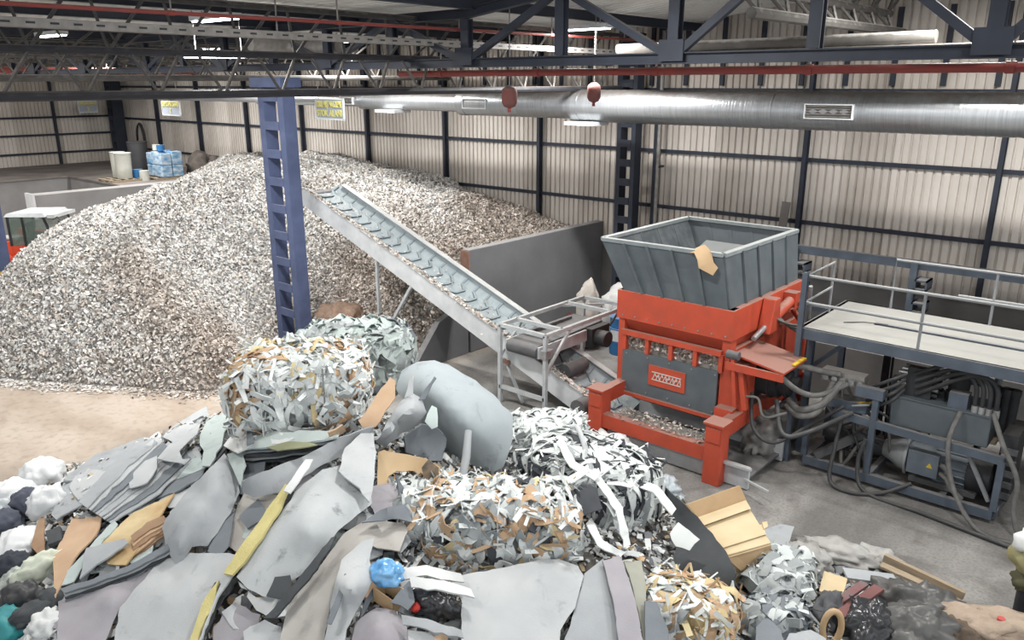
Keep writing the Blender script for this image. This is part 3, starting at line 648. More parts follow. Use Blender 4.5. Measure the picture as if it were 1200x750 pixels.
# body
MB().bb(sx0, sx1, sy0 + .18, sy1, .95, 1.9).build('body', M_ORANGE, sh)
MB().bb(sx0, sx0 + .12, sy0, sy0 + .2, .8, 2.6).build('corner_post', M_ORANGE, sh); MB().bb(sx1 - .14, sx1, sy0, sy0 + .2, .8, 2.6).build('corner_post', M_ORANGE, sh)
MB().hexa([(sx0 + .1, sy0 + .1, 1.9), (sx1 - .1, sy0 + .1, 1.9), (sx1 - .1, sy1, 1.9), (sx0 + .1, sy1, 1.9), (sx0, sy0, 2.1), (sx1, sy0, 2.1), (sx1, sy1, 2.1), (sx0, sy1, 2.1)]).build('neck', M_ORANGE, sh)
up = MB().bb(sx0 - .03, sx1 + .03, sy0 - .04, sy1, 2.1, 2.6).build('upper_box', M_ORANGE, sh, bevel=.008)
pn = MB().bb(sx0 + .13, sx1 - .16, 11.2, 11.24, .8, 1.56).build('front_panel', M_PANEL, sh)
MB().bb(sx0 + .12, sx1 - .15, 11.15, 11.3, .74, .8).build('panel_sill', M_ORANGE, sh)
bolt = MB().cyl((0, -.012, 0), (0, 0, 0), .016, 8).mesh('bolt', M_CHROME)
for i in range(5):
    for z in (.86, 1.5): inst('bolt', bolt, pn, (sx0 + .22 + i * .42, 11.2, z))
for i in range(9): inst('bolt', bolt, up, (sx0 + .1 + i * .24, sy0 - .04, 2.17))
lg = MB().bb(-6.62, -5.92, 11.18, 11.2, 1.04, 1.40).build('name_plate', M_ORANGE, pn, label='red name plate with grey slanted lettering')
# lettering: slanted strokes between two rules
lm = mat('plate_lettering', 'c9c6c0', .5); mb = MB()
for z in (1.15, 1.285): mb.bb(-6.55, -5.99, 11.172, 11.178, z - .008, z + .008)
for i in range(8):
    x = -6.53 + i * .068; mb.beam((x, 11.175, 1.165), (x + .045, 11.175, 1.27), .012, .012); mb.beam((x + .045, 11.175, 1.27), (x + .06, 11.175, 1.175 if i % 2 else 1.22), .012, .012)
    if i in (1, 4, 6): mb.beam((x, 11.175, 1.22), (x + .05, 11.175, 1.22), .01, .012)
mb.build('lettering', lm, sh)
# rail with windows full of shreds above the panel
MB().bb(sx0 + .1, sx1 - .12, 11.17, 11.25, 1.83, 1.92).build('rail', M_ORANGE, sh)
for k in range(5):
    x = sx0 + .12 + k * .455; MB().bb(x, x + .07, 11.19, 11.3, 1.56, 1.85).build('rail_post', M_ORANGE, sh)
sp_ = MB().bb(sx0 + .12, sx1 - .15, 11.3, 11.42, 1.5, 1.7).build('shred_bed', hc, sh)
r_ = np.random.RandomState(2); n_ = 900; Pq = np.c_[r_.uniform(sx0 + .15, sx1 - .18, n_), r_.uniform(11.27, 11.42, n_)]
V, Q = flakes(n_, Pq, 1.6 + r_.rand(n_) * .16, np.tile([0, -.6, .8], (n_, 1)), .02, .05, (.3, .8), .03, .6, 3)
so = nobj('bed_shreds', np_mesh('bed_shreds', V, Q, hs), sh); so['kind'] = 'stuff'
n_ = 260; r_ = np.random.RandomState(12); Pq = np.c_[r_.uniform(-7.0, -5.15, n_), r_.uniform(10.45, 11.2, n_)]
V, Q = flakes(n_, Pq, .62 - (Pq[:, 1] - 10.6).clip(0) * .2, np.tile([0, 0, 1.], (n_, 1)), .015, .04, (.3, .8), .02, 1.5, 3)
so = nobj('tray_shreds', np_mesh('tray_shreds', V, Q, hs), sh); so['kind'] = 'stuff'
# hopper: flared open box, four plates with ribs and a rim
hz0, hz1 = 2.6, 3.42
b0 = [(-7.22, 11.28), (-5.3, 11.28), (-5.3, 13.95), (-7.22, 13.95)]; t0 = [(-7.68, 11.16), (-5.46, 11.33), (-5.4, 14.2), (-7.62, 14.2)]
t0 = [(-7.66, 11.2), (-5.46, 11.3), (-5.46, 14.15), (-7.66, 14.15)]
mid = Vector((-6.4, 12.6, 0))
for i in range(4):
    j = (i + 1) % 4; q = [Vector((*b0[i], hz0)), Vector((*b0[j], hz0)), Vector((*t0[j], hz1)), Vector((*t0[i], hz1))]
    nn = (q[1] - q[0]).cross(q[3] - q[0]).normalized()
    pt = MB().ext(q, nn * .03).build('hopper_plate', M_HOP, sh)
    for k in range(1, 5):
        f = k / 5; a_ = q[0].lerp(q[1], f); b_ = q[3].lerp(q[2], f); o_ = nn * .055 if nn.dot(a_ - Vector((mid.x, mid.y, a_.z))) > 0 else nn * -.055
        MB().beam(a_ + o_ * .6, b_ + o_ * .6, .05, .08, tuple(nn)).build('rib', M_HOP, pt)
    MB().beam(q[3] + Vector((0, 0, .02)), q[2] + Vector((0, 0, .02)), .1, .06).build('rim', mat('rim_paint', '8d9496', .6, 0, '747b7e', 4, .6, dust=.6, dustcol='b5b6b3'), pt)
MB().hexa([(-7.1, 12.6, 2.62), (-5.4, 12.6, 2.62), (-5.4, 13.9, 2.62), (-7.1, 13.9, 2.62), (-7.1, 12.6, 2.7), (-5.4, 12.6, 2.7), (-5.4, 13.9, 3.1), (-7.1, 13.9, 3.1)]).build('feed_ram', M_HOP, sh)
# side details: cylinder, bracket, hoses, motor under a folding plate
MB().hexa([(-5.17, 11.3, 1.86), (-4.25, 11.1, 1.80), (-4.25, 12.0, 1.80), (-5.17, 12.25, 1.86), (-5.17, 11.3, 1.89), (-4.25, 11.1, 1.83), (-4.25, 12.0, 1.83), (-5.17, 12.25, 1.89)]).build('side_shelf', M_ORANGE, sh)
MB().bb(-5.2, -4.26, 11.1, 11.14, 1.68, 1.8).build('shelf_flange', M_ORANGE, sh)
MB().bb(-4.3, -4.24, 11.5, 11.95, 1.84, 1.86).build('warning_stripe', M_YELLOW, sh)
gm = MB().tube([(-5.2, 11.95, 1.38), (-4.95, 11.95, 1.38), (-4.94, 11.95, 1.38), (-4.6, 11.95, 1.38), (-4.59, 11.95, 1.38), (-4.42, 11.95, 1.38), (-4.41, 11.95, 1.38), (-4.3, 11.95, 1.38)], .2, 20, [.34, .34, .28, .28, .21, .2, .12, .12]).build('hydraulic_motor', M_BLACK, sh, 40)
for x in (-4.98, -4.75, -4.5): MB().cyl((x, 11.95, 1.38), (x + .04, 11.95, 1.38), .31 if x < -4.7 else .24, 18).build('flange', M_BLACK, gm, 40)
for y0_, z0_, y1_, z1_ in ((11.75, 2.05, 13.2, 2.42),):
    MB().cyl((-5.05, y0_, z0_), (-5.05, (y0_ + y1_) / 2, (z0_ + z1_) / 2), .045, 12).build('piston_rod', M_CHROME, sh, 40)
    MB().cyl((-5.05, (y0_ + y1_) / 2, (z0_ + z1_) / 2), (-5.05, y1_, z1_), .09, 14).build('hydraulic_cylinder', M_ORANGE, sh, 40)
MB().ext([(-5.16, 12.1, 2.05), (-5.16, 12.5, 2.05), (-5.16, 12.45, 2.62), (-5.16, 12.25, 2.62)], (.22, 0, 0)).build('bracket', M_ORANGE, sh, bevel=.02)
MB().bb(-5.17, -4.95, 13.1, 13.35, 2.3, 2.55).build('bracket', M_ORANGE, sh)
MB().bb(-5.2, -4.9, 11.25, 11.6, .95, 1.75).build('side_plate', M_ORANGE, sh)
MB().beam((-4.98, 11.2, 1.75), (-4.85, 11.2, 1.05), .08, .08).build('lever', M_ORANGE, sh); MB().beam((-5.1, 11.15, 1.9), (-5.0, 11.15, 1.1), .06, .06).build('lever', M_ORANGE, sh)
MB().bb(-5.3, -5.0, 11.05, 11.25, .82, 1.02).build('hinge_block', M_ORANGE, sh)
MB().cyl((-5.2, 11.15, 1.92), (-5.0, 11.15, 1.92), 0.07, 12).build('hinge', M_BELTD, sh, 40)
for k in range(3):
    MB().tube(spline([(-5.0, 12.3 + .08 * k, 2.3), (-4.8, 12.6 + .05 * k, 2.15 - .05 * k), (-4.78, 13.0, 2.1 - .05 * k), (-4.95, 13.3 + .05 * k, 2.4)]), .022, 8).build('hose', M_HOSE, sh, 60)
MB().tube(spline([(-4.9, 13.5, 1.0), (-4.9, 13.5, 1.8), (-5.1, 13.4, 2.2)]), .05, 8).build('hose', M_ORANGE, sh, 60)
# wrapped bundle under the body
lump('wrapped_bundle', (-4.85, 12.15, .3), (.3, .62, .42), mat('grey_wrap', '8f8d8a', .5, 0, '6f6d6b', 5, .6), 'grey wrapped bundle stuffed under the shredder side', 'bundle', 8, .2, 2, 4, 0, .4)
lump('wrapped_bundle', (-4.75, 12.95, .3), (.26, .4, .4), mat('grey_wrap', '8f8d8a'), 'smaller grey bundle behind the one under the shredder side', 'bundle', 9, .2, 2, 4, 0, .4)
# torn cardboard over the hopper corner
def strip_mesh(name, pts, wv, th, m):
    mb = MB(); pts = [Vector(p) for p in pts]; k = len(pts); wv = [Vector(w) for w in (wv if isinstance(wv, list) else [wv] * k)]
    base = []
    for i, p in enumerate(pts):
        t = (pts[min(i + 1, k - 1)] - pts[max(0, i - 1)]).normalized(); nn = t.cross(wv[i]).normalized() * th / 2
        base += [p - wv[i] / 2 - nn, p + wv[i] / 2 - nn, p + wv[i] / 2 + nn, p - wv[i] / 2 + nn]
    f = [(3, 2, 1, 0), (4 * k - 4, 4 * k - 3, 4 * k - 2, 4 * k - 1)]
    for i in range(k - 1):
        for j in range(4): f.append((4 * i + j, 4 * i + (j + 1) % 4, 4 * i + 4 + (j + 1) % 4, 4 * i + 4 + j))
    return mb.add(base, f)
M_CARD = mat('cardboard', 'bfa583', .85, 0, 'ae916e', 2.5, .6, bump=.1, bscale=60)
M_CARDP = mat('pale_cardboard', 'cdbc9c', .85, 0, 'bfab88', 2.5, .6, bump=.1, bscale=60)
ccx = strip_mesh('card', [(-6.0, 11.32, 3.44), (-5.85, 11.24, 3.5), (-5.72, 11.16, 3.42), (-5.66, 11.13, 3.28), (-5.5, 11.14, 3.2)], [(.0, .2, .05), (.05, .24, .1), (.12, .2, .12), (.2, .1, .1), (.05, .06, .12)], .012, M_CARD)
tag(ccx.build('cardboard_scrap', M_CARD, None, 50), 'torn piece of cardboard caught over the hopper rim', 'cardboard')

# ================================================================== PLATFORM
pf = thing('steel_platform', (-2, 13, 0), 'grey steel platform with dusty deck and tube railing over the power unit', 'platform')
PX0, PX1, PY0, PY1, PZ = -4.45, 3.6, 12.06, 14.2, 2.3
MB().bb(PX0, PX1, PY0, PY1, PZ - .02, PZ).build('deck', M_DECK, pf)
MB().bb(PX0, PX1, PY0 - .02, PY0 + .05, PZ - .17, PZ).build('fascia', M_FRAME, pf); MB().bb(PX0 - .02, PX0 + .05, PY0, PY1, PZ - .17, PZ).build('fascia', M_FRAME, pf); MB().bb(PX0, PX1, PY1 - .05, PY1, PZ - .17, PZ).build('fascia', M_FRAME, pf)
for x in (PX0 + .06, -3.62, .6, 3.4):
    for y in (PY0 + .45, PY1 - .1):
        if x < -4 or y > 13: MB().hbeam((x, y, 0), (x, y, PZ - .02), .1, .1, .012, (0, 1, 0)).build('leg', M_FRAME if x < -4 else M_DARKTUBE, pf)
MB().beam((PX0 + .06, PY0 + .5, 1.5), (-3.75, PY0 + .5, PZ - .15), .07, .07).build('knee_brace', M_FRAME, pf)
MB().hbeam((-4.42, 12.02, 0), (-4.42, 12.02, 3.2), .08, .08, .01, (0, 1, 0)).build('corner_post', M_FRAME, pf)
RZ = 3.15
def rail(pts, nm='handrail', r=.024, m=M_WSTEEL): MB().tube(pts, r, 8).build(nm, m, pf, 40)
M_RAIL = mat('rail_grey', '8d9093', .5, .1, '75787b', 6, .6, dust=.5, dustcol='b5b3ae')
rail([(PX0 + .03, PY1 - .95, RZ), (PX0 + .03, PY0 + .04, RZ - .02), (PX1, PY0 + .04, RZ)], m=M_RAIL); rail([(PX0 + .03, PY1 - .95, RZ - .42), (PX0 + .03, PY0 + .04, RZ - .45), (PX1, PY0 + .04, RZ - .45)], 'midrail', m=M_RAIL)
rail([(-3.7, PY1 - .05, PZ), (-3.7, PY1 - .05, RZ), (PX1, PY1 - .05, RZ)], m=M_RAIL); rail([(-2.7, PY1 - .05, RZ - .45), (PX1, PY1 - .05, RZ - .45)], 'midrail', m=M_RAIL)
for x, y in ((-2.72, PY0 + .04), (.2, PY0 + .04), (2.8, PY0 + .04), (-2.2, PY1 - .05), (-.2, PY1 - .05), (1.8, PY1 - .05), (PX0 + .03, PY1 - .95)): rail([(x, y, PZ), (x, y, RZ)], 'rail_post', .022, M_RAIL)
MB().bb(-3.6, 3.4, 12.98, 13.06, PZ, PZ + .03).build('checker_seam', M_FRAME, pf)
rail([(-4.0, 12.75, PZ + .01), (-3.75, 12.95, PZ + .02), (-3.4, 13.0, PZ + .03)], 'wire', .008, M_HOSED)
# ladder frame hanging under the platform
ld = thing('black_ladder', (-3.3, 13.9, 0), 'black tube ladder leaning under the steel platform', 'ladder')
for x in (-3.45, -2.75): MB().cyl((x, 13.9, .1), (x, 13.75, 2.1), .02, 8).build('stile', M_BLACK, ld, 40)
for k in range(5): MB().cyl((-3.45, 13.88 - k * .03, .35 + k * .42), (-2.75, 13.88 - k * .03, .35 + k * .42), .016, 8).build('rung', M_BLACK, ld, 40)
for x, l in ((-2.6, 'grey round prop leaning under the platform beside the black ladder'), (-1.75, 'short grey round prop under the platform behind the tank')):
    o = MB().cyl((x - .25, 13.3, 0), (x, 13.1, PZ - .17), .05, 10).build('prop_tube', M_RAIL, None, 40); tag(o, l, 'prop')
o = thing('control_box', (-2.75, 13.75, 1.3), 'small grey wall box with yellow and blue stickers under the platform', 'box')
MB().bb(-2.42, -2.12, 13.86, 14.0, 1.35, 1.75).build('case', M_FRAME, o); MB().bb(-2.24, -2.14, 13.85, 13.86, 1.48, 1.62).build('sticker', mat('sticker_blue', '3a4a9a', .5), o)
for x, z in ((-2.4, 1.68), (-2.2, 1.4), (-2.22, 1.68)): MB().bb(x, x + .06, 13.85, 13.86, z, z + .04).build('sticker', M_YELLOW, o)
# rack of cantilever arms behind the platform
rk = thing('cantilever_rack', (-2.5, 16.4, 0), 'grey cantilever steel rack standing along the back wall', 'rack')
MB().bb(-6.6, 4, 16.45, 16.55, 2.55, 2.72).build('long_beam', M_FRAME, rk); MB().bb(-6.6, 4, 16.45, 16.55, .1, .22).build('long_beam', M_FRAME, rk)
MB().bb(-6.6, 4, 16.5, 16.6, 1.35, 1.45).build('long_beam', M_FRAME, rk)
for x in (-6.3, -3.95, -1.5, 1, 3.5):
    MB().hbeam((x, 16.4, 0), (x, 16.4, 2.7), .12, .14, .012, (0, 1, 0)).build('upright', M_FRAME, rk)
    for z in (1.85, 2.3):
        a = MB().bb(x + .07, x + .3, 16.2, 16.6, z - .1, z - .07).bb(x + .07, x + .3, 16.2, 16.6, z + .07, z + .1).bb(x + .07, x + .1, 16.2, 16.6, z - .1, z + .1).bb(x + .27, x + .3, 16.2, 16.6, z - .1, z + .1).build('socket', M_FRAME, rk)
kb = MB().bb(-6.5, 6, 15.2, 15.45, 0, 1.1).build('trim_3', M_CONCD); struct(kb)
o = tag(MB().beam((-7.15, 17.2, 0), (-7.05, 17.5, 3.45), .18, .05).build('leaning_board', M_SLAB), 'dark board leaning upright against the back wall cladding', 'board')
o = tag(MB().cyl((-5.0, 14.2, 0), (-4.75, 13.2, 2.7), .035, 8).build('leaning_pipe', M_RAIL, None, 40), 'grey pipe leaning between shredder and platform', 'pipe')

# ================================================================== HYDRAULIC POWER UNIT
hp = thing('power_unit', (-2.8, 12.5, 0), 'hydraulic power unit in a grey steel frame with motor, tank and hoses', 'power unit')
fx0, fx1, fy0, fy1 = -4.13, -1.42, 12.0, 12.95
def fb(a, b, nm, w=.09, h=.1, m=M_FRAME): return MB().beam(a, b, w, h).build(nm, m, hp)
for y in (fy0, fy1): fb((fx0, y, .14), (fx1, y, .14), 'base_rail', .09, .14)
for x in (fx0, -3.15, -2.1, fx1): fb((x, fy0 + .05, .12), (x, fy1 - .05, .12), 'cross_member')
for x, z in ((fx0, 1.05), (-3.15, 1.55), (fx1, .98)):
    for y in (fy0, fy1): fb((x, y, .211), (x, y, z), 'upright', .085, .085)
fb((-3.75, fy0, 1.06), (fx1 + .02, fy0, .98), 'top_rail', .07, .12); fb((-3.2, fy1, 1.02), (fx1, fy1, 1.02), 'top_rail', .07, .12)
fb((-3.45, fy0 - .0, 1.52), (-3.05, fy0, 1.52), 'head_plate', .12, .16)
fb((fx1, fy0, .98), (fx1, fy1, .98), 'end_rail'); fb((-1.85, fy0 + .1, .9), (-1.5, fy0 + .05, .3), 'strut', .04, .05, M_RAIL)
tk = MB().hexa([(-2.98, 12.2, 1.02), (-1.66, 12.2, 1.02), (-1.66, 12.9, 1.02), (-2.98, 12.9, 1.02), (-3.0, 12.2, 1.48), (-1.66, 12.2, 1.48), (-1.66, 12.9, 1.48), (-3.0, 12.9, 1.48)]).build('oil_tank', M_PANEL, hp, bevel=.012)
MB().bb(-3.02, -1.64, 12.18, 12.92, 1.48, 1.5).build('tank_lid', M_PANEL, tk)
MB().bb(-2.9, -1.6, 12.5, 12.9, .98, 1.02).build('drip_board', M_WOOD, hp)
# motor
mt = MB().tube([(-2.68, 12.45, .52), (-1.62, 12.45, .52)], .27, 24).build('electric_motor', M_MOTOR, hp, 40)
fin = MB()
for k in range(16):
    a = R(k * 22.5 + 8); fin.beam((-2.3, 12.45 + math.cos(a) * .285, .52 + math.sin(a) * .285), (-1.85, 12.45 + math.cos(a) * .285, .52 + math.sin(a) * .285), .012, .035, (0, math.cos(a), math.sin(a)))
fin.build('cooling_fins', M_MOTOR, mt)
MB().tube([(-1.86, 12.45, .52), (-1.85, 12.45, .52), (-1.55, 12.45, .52), (-1.48, 12.45, .52)], .29, 24, [.28, .3, .3, .2]).build('fan_cover', M_BLACK, mt, 40)
MB().tube([(-3.05, 12.45, .52), (-2.95, 12.45, .52), (-2.78, 12.45, .52), (-2.7, 12.45, .52), (-2.7, 12.45, .52), (-2.66, 12.45, .52)], .3, 24, [.13, .17, .26, .28, .32, .32]).build('bell_housing', M_ALU, mt, 40)
tbx = MB().bb(-2.6, -2.22, 12.08, 12.25, .42, .74).build('terminal_box', M_MOTOR, mt, bevel=.015)
MB().bb(-2.62, -2.2, 12.06, 12.08, .4, .76).build('box_lid', M_MOTOR, tbx)
MB().ext([(-2.36, 12.055, .55), (-2.27, 12.055, .55), (-2.315, 12.055, .63)], (0, .004, 0)).build('warning_sticker', M_YELLOW, tbx, label='yellow warning triangle')
MB().bb(-2.6, -1.7, 12.2, 12.7, .2, .28).build('motor_foot', M_BELTD, mt)
for k in range(2): MB().tube(spline([(-2.2, 12.14, .62 - .13 * k), (-2.06, 12.05, .58 - .13 * k), (-1.98 , 12.04, .36 - .04 * k), (-1.86 + .02 * k, 12.1, .2)]), .035, 10).build('conduit', M_HOSE, mt, 60)
# pumps, valves, filters
MB().tube([(-3.55, 12.45, .5), (-3.3, 12.45, .5), (-3.29, 12.45, .5), (-3.05, 12.45, .5)], .15, 16, [.1, .14, .17, .12]).build('pump', M_BLACK, hp, 40)
MB().tube([(-3.95, 12.5, .5), (-3.7, 12.5, .5), (-3.55, 12.5, .5)], .15, 16, [.16, .19, .12]).build('pump', M_BLACK, hp, 40)
MB().tube([(-2.2, 12.6, 1.5), (-2.2, 12.6, 1.62), (-2.2, 12.6, 1.63), (-2.2, 12.6, 2.0), (-2.2, 12.6, 2.08)], .15, 18, [.17, .17, .14, .15, .1]).build('upright_motor', M_BLACK, hp, 40)
MB().bb(-2.25, -2.0, 12.25, 12.45, 1.5, 1.72).build('valve_block', M_FRAME, hp)
for j in range(3):
    vb = MB().bb(-2.85, -2.5, 12.3 + j * .18, 12.42 + j * .18, 1.5, 1.95 - .06 * j).build('valve_stack', M_BLACK, hp)
    for k in range(4): MB().cyl((-2.98, 12.36 + j * .18, 1.56 + k * .09), (-2.42, 12.36 + j * .18, 1.56 + k * .09), .03, 8).build('solenoid', M_CHROME if k % 2 else M_BLACK, vb, 40)
for x in (-1.75, -1.6, -1.5):
    MB().tube([(x, 12.7, 1.1), (x, 12.7, 1.7), (x, 12.7, 1.72), (x, 12.7, 1.8)], .07, 12, [.06, .07, .08, .08]).build('filter_can', M_BLACK, hp, 40)
MB().bb(-1.5, -1.3, 12.2, 12.9, .3, 1.3).build('rear_manifold', M_BLACK, hp)
for k in range(5): MB().bb(-1.48, -1.28, 12.15, 12.2, .35 + k * .17, .43 + k * .17).build('fitting', M_BELTD, hp)
# manifold where the shredder hoses end
mf = MB().bb(-4.05, -3.4, 12.15, 12.35, 1.48, 1.68).build('manifold', M_TRAY, hp)
for k in range(5): MB().cyl((-3.95 + k * .13, 12.05, 1.58), (-3.95 + k * .13, 12.16, 1.58), .045, 10).build('port', M_CHROME, mf, 40)
MB().bb(-3.9, -3.3, 12.1, 12.4, 1.1, 1.25).build('valve_block', M_FRAME, hp)
for k in range(4): MB().cyl((-3.5, 12.05 + .07 * k, 1.22), (-3.25, 12.05 + .05 * k, 1.3), .018, 8).build('gauge_stem', M_YELLOW if k == 2 else M_CHROME, hp, 40)
random.seed(8)
for k in range(14):
    x = -3.95 + random.random() * .8; z = .3 + random.random() * .8; y = 12.15 + random.random() * .6
    MB().tube(spline([(x, y, z), (x + random.uniform(-.2, .2), y - .08, z + random.uniform(-.2, .3)), (x + random.uniform(-.1, .5), y, z + random.uniform(-.3, .4)), (x + random.uniform(.1, .6), y + .1, max(.15, z + random.uniform(-.3, .4)))], 6), random.choice((.016, .022, .03)), 7).build('hose', random.choice((M_HOSED, M_HOSED, M_BLACK, M_HOSE)), hp, 60)
MB().beam((-3.95, 12.0, .25), (-3.3, 12.3, .75), .1, .12).build('suction_pipe', M_BELTD, hp)
for k in range(4):
    MB().tube(spline([(-2.75 + .02 * k, 12.3, 1.85 - .1 * k), (-2.3 + .1 * k, 12.2, 2.12 - .03 * k), (-1.95 + .09 * k, 12.22, 1.95), (-1.9 + .09 * k, 12.25, 1.52)]), .032, 8).build('hose', M_BLACK, hp, 60)
    MB().cyl((-1.9 + .09 * k, 12.25, 1.48), (-1.9 + .09 * k, 12.25, 1.6), .045, 10).build('hose_fitting', M_CHROME, hp, 40)
    MB().tube(spline([(-3.35, 12.2, 1.2 + .1 * k), (-3.0, 12.1, 1.4 + .12 * k), (-2.85, 12.25, 1.6 + .08 * k)]), .026, 8).build('hose', M_HOSED, hp, 60)
# hoses between shredder and power unit: things of their own
def hose(ctrl, r, m, label, n=10): return tag(MB().tube(spline(ctrl, n), r, 8).build('hydraulic_hose', m, None, 60), label, 'hose', 'hydraulic hoses')
hose([(-4.6, 11.7, 1.75), (-4.3, 11.9, 1.72), (-4.0, 12.0, 1.68), (-3.75, 12.1, 1.66)], .05, M_HOSE, 'thick pale hose running straight from under the shelf to the manifold')
hose([(-4.45, 11.35, 1.72), (-4.2, 11.55, 1.45), (-3.95, 11.8, 1.35), (-3.6, 12.05, 1.55)], .045, M_HOSE, 'pale hose sagging from the shelf corner to the manifold')
hose([(-4.4, 11.8, 1.15), (-4.15, 11.65, 1.1), (-3.85, 11.75, 1.25), (-3.7, 12.05, 1.55)], .055, M_HOSE, 'thick pale hose curving from the hydraulic motor to the manifold')
hose([(-4.4, 11.75, 1.08), (-4.15, 11.6, 1.02), (-3.9, 11.7, 1.12), (-3.82, 12.05, 1.52)], .05, M_HOSE, 'thick pale hose lying beneath its twin from the hydraulic motor')
hose([(-4.5, 11.55, 1.2), (-4.25, 11.3, .78), (-3.95, 11.5, .82), (-3.45, 11.95, 1.15)], .04, M_HOSED, 'dark hose looping low between hydraulic motor and frame')
hose([(-4.9, 11.5, 1.25), (-4.7, 11.25, .75), (-4.35, 11.3, .6), (-4.0, 11.8, .85), (-3.6, 12.0, 1.2)], .03, M_HOSED, 'thin dark hose hanging lowest beside the shredder side beam')
hose([(-5.0, 11.3, 1.6), (-4.9, 11.2, 1.3), (-4.7, 11.3, 1.25), (-4.55, 11.25, 1.0), (-4.3, 11.5, 1.05)], .022, M_HOSE, 'thin pale hose wriggling down the shredder side')
hose([(-3.6, 11.95, 1.05), (-3.6, 11.8, .6), (-3.55, 11.6, .1), (-3.2, 11.55, .035), (-2.85, 11.8, .05), (-2.5, 12.0, .25)], .032, M_HOSED, 'dark cable looping on the floor before the power unit')
hose([(-3.2, 11.9, .8), (-3.25, 11.85, .4), (-3.05, 11.7, .04), (-2.2, 11.6, .035), (-1.2, 11.45, .035), (-.6, 11.4, .035), (.5, 11.6, .035)], .032, M_HOSED, 'long dark cable running along the floor before the power unit')
hose([(-2.05, 12.15, 1.5), (-2.1, 11.95, 1.1), (-2.0, 11.9, .6), (-1.75, 11.75, .2), (-1.4, 11.55, .035), (-.9, 11.6, .035), (.3, 11.9, .035)], .034, M_HOSE, 'pale hose dropping over the tank front down to the floor')
hose([(-1.65, 12.2, 1.55), (-1.45, 11.95, 1.25), (-1.2, 11.9, .8), (-1.15, 11.85, .3), (-.9, 11.8, .035), (.2, 12.1, .035)], .034, M_HOSE, 'pale hose curving down past the right end of the frame')

# ================================================================== odds and ends by the bunker wall
dr = thing('blue_drum', (-9.55, 14.9, 0), 'dented blue steel drum standing behind the shredder', 'drum')
mb = MB(); zz = [0, .02, .3, .31, .33, .34, .6, .61, .63, .64, .86, .88]; rr = [.27, .28, .28, .295, .295, .28, .28, .295, .295, .28, .28, .29]
cd = (-9.55, 14.85)
MB().tube([(*cd, z) for z in zz], .28, 20, rr).build('body', M_DRUM, dr, 40); MB().cyl((*cd, .86), (*cd, .885), .25, 20).build('lid', M_DRUM, dr, 40)
MB().bb(-9.66, -9.45, 14.55, 14.575, .35, .6).build('paper_label', M_WHITE, dr)
M_SACK = mat('woven_sack', 'b6b1aa', .85, 0, '9a948d', 5, .6, bump=.3, bscale=25)
lump('standing_sack', (*g(688, 408, 0)[:2], .68), (.3, .3, .95), M_SACK, 'tall dusty sack standing against the bunker partition', 'sack', 5, .12, 1.8, 4, .3, .25)
lump('standing_sack', (*(g(700, 400, 0)[:2] + [.25, .5]), .52), (.38, .35, .8), mat('white_sack', 'c9c9c8', .6, 0, 'a9a9a8', 3, .6), 'pale plastic sack slumped behind the tall dusty sack', 'sack', 6, .25, 1.8, 4, .8, .35)
tag(MB().beam((-10.6, 16.2, 0), (-10.2, 17.2, 2.4), .04, .16).build('leaning_batten', M_WOOD), 'thin wooden batten leaning on the navy lattice column', 'batten')
lump('red_bundle', (*g(670, 396, 0)[:2], .2), (.28, .28, .4), mat('dark_red', '7a3a36', .8, 0, '4a2a2a', 5, .6), 'small dark red bundle beside the tall dusty sack', 'bundle', 11, .3, 2, 3)

# ================================================================== far left: loader, barrels, wrapped stacks
tl = thing('telehandler', (-26.9, 8.8, 0), 'orange loader with a white-roofed glazed cab standing behind the heap', 'vehicle'); tl.rotation_euler = (0, 0, R(41)); tl.scale = (.8, .8, .95); tl['_o'] = (0, 0, 0)
def tb_(n, mb, m, par=tl, sm=0): return mb.build(n, m, par, sm)
tb_('body', MB().bb(-1.9, 2.2, -.75, .75, .55, 1.1), M_ORANGE2); tb_('bonnet', MB().hexa([(-1.9, -.75, 1.1), (-.75, -.75, 1.1), (-.75, .75, 1.1), (-1.9, .75, 1.1), (-1.75, -.7, 1.35), (-.75, -.7, 1.5), (-.75, .7, 1.5), (-1.75, .7, 1.35)]), M_ORANGE2)
tb_('bonnet_panel', MB().bb(-1.7, -.8, -.35, .35, 1.5, 1.53), M_WHITE)
for x in (-1.35, 1.5):
    for y in (-.95, .95):
        w = tb_('wheel', MB().tube([(x, y - .2, .55), (x, y - .16, .55), (x, y + .16, .55), (x, y + .2, .55)], .5, 22, [.46, .55, .55, .46]), M_TYRE, tl, 40); tb_('hub', MB().cyl((x, y - .22, .55), (x, y + .22, .55), .22, 14), M_WHITE, w, 40)
        arc = [(x + math.cos(R(a)) * .68, y, .55 + math.sin(R(a)) * .66) for a in range(0, 181, 20)]
        tb_('mudguard', strip_mesh('m', arc, (0, .46, 0), .03, None), M_ORANGE2, tl)
cab = MB().bb(-.75, .95, -.8, .8, 1.1, 1.35); tb_('cab_base', cab, M_ORANGE2)
tb_('cab_roof', MB().hexa([(-.85, -.85, 2.28), (.7, -.85, 2.28), (.7, .85, 2.28), (-.85, .85, 2.28), (-.75, -.8, 2.38), (.6, -.8, 2.4), (.6, .8, 2.4), (-.75, .8, 2.38)]), M_WHITE)
tb_('roof_visor', MB().bb(.72, 1.0, -.75, .75, 2.24, 2.34), M_WHITE)
for x0, x1, y in ((-.75, -.75, -.8), (-.2, -.2, -.8), (.95, .6, -.8), (-.75, -.75, .8), (.95, .6, .8)): tb_('cab_pillar', MB().beam((x0, y, 1.35), (x1, y, 2.28), .07, .07), M_BLACK)
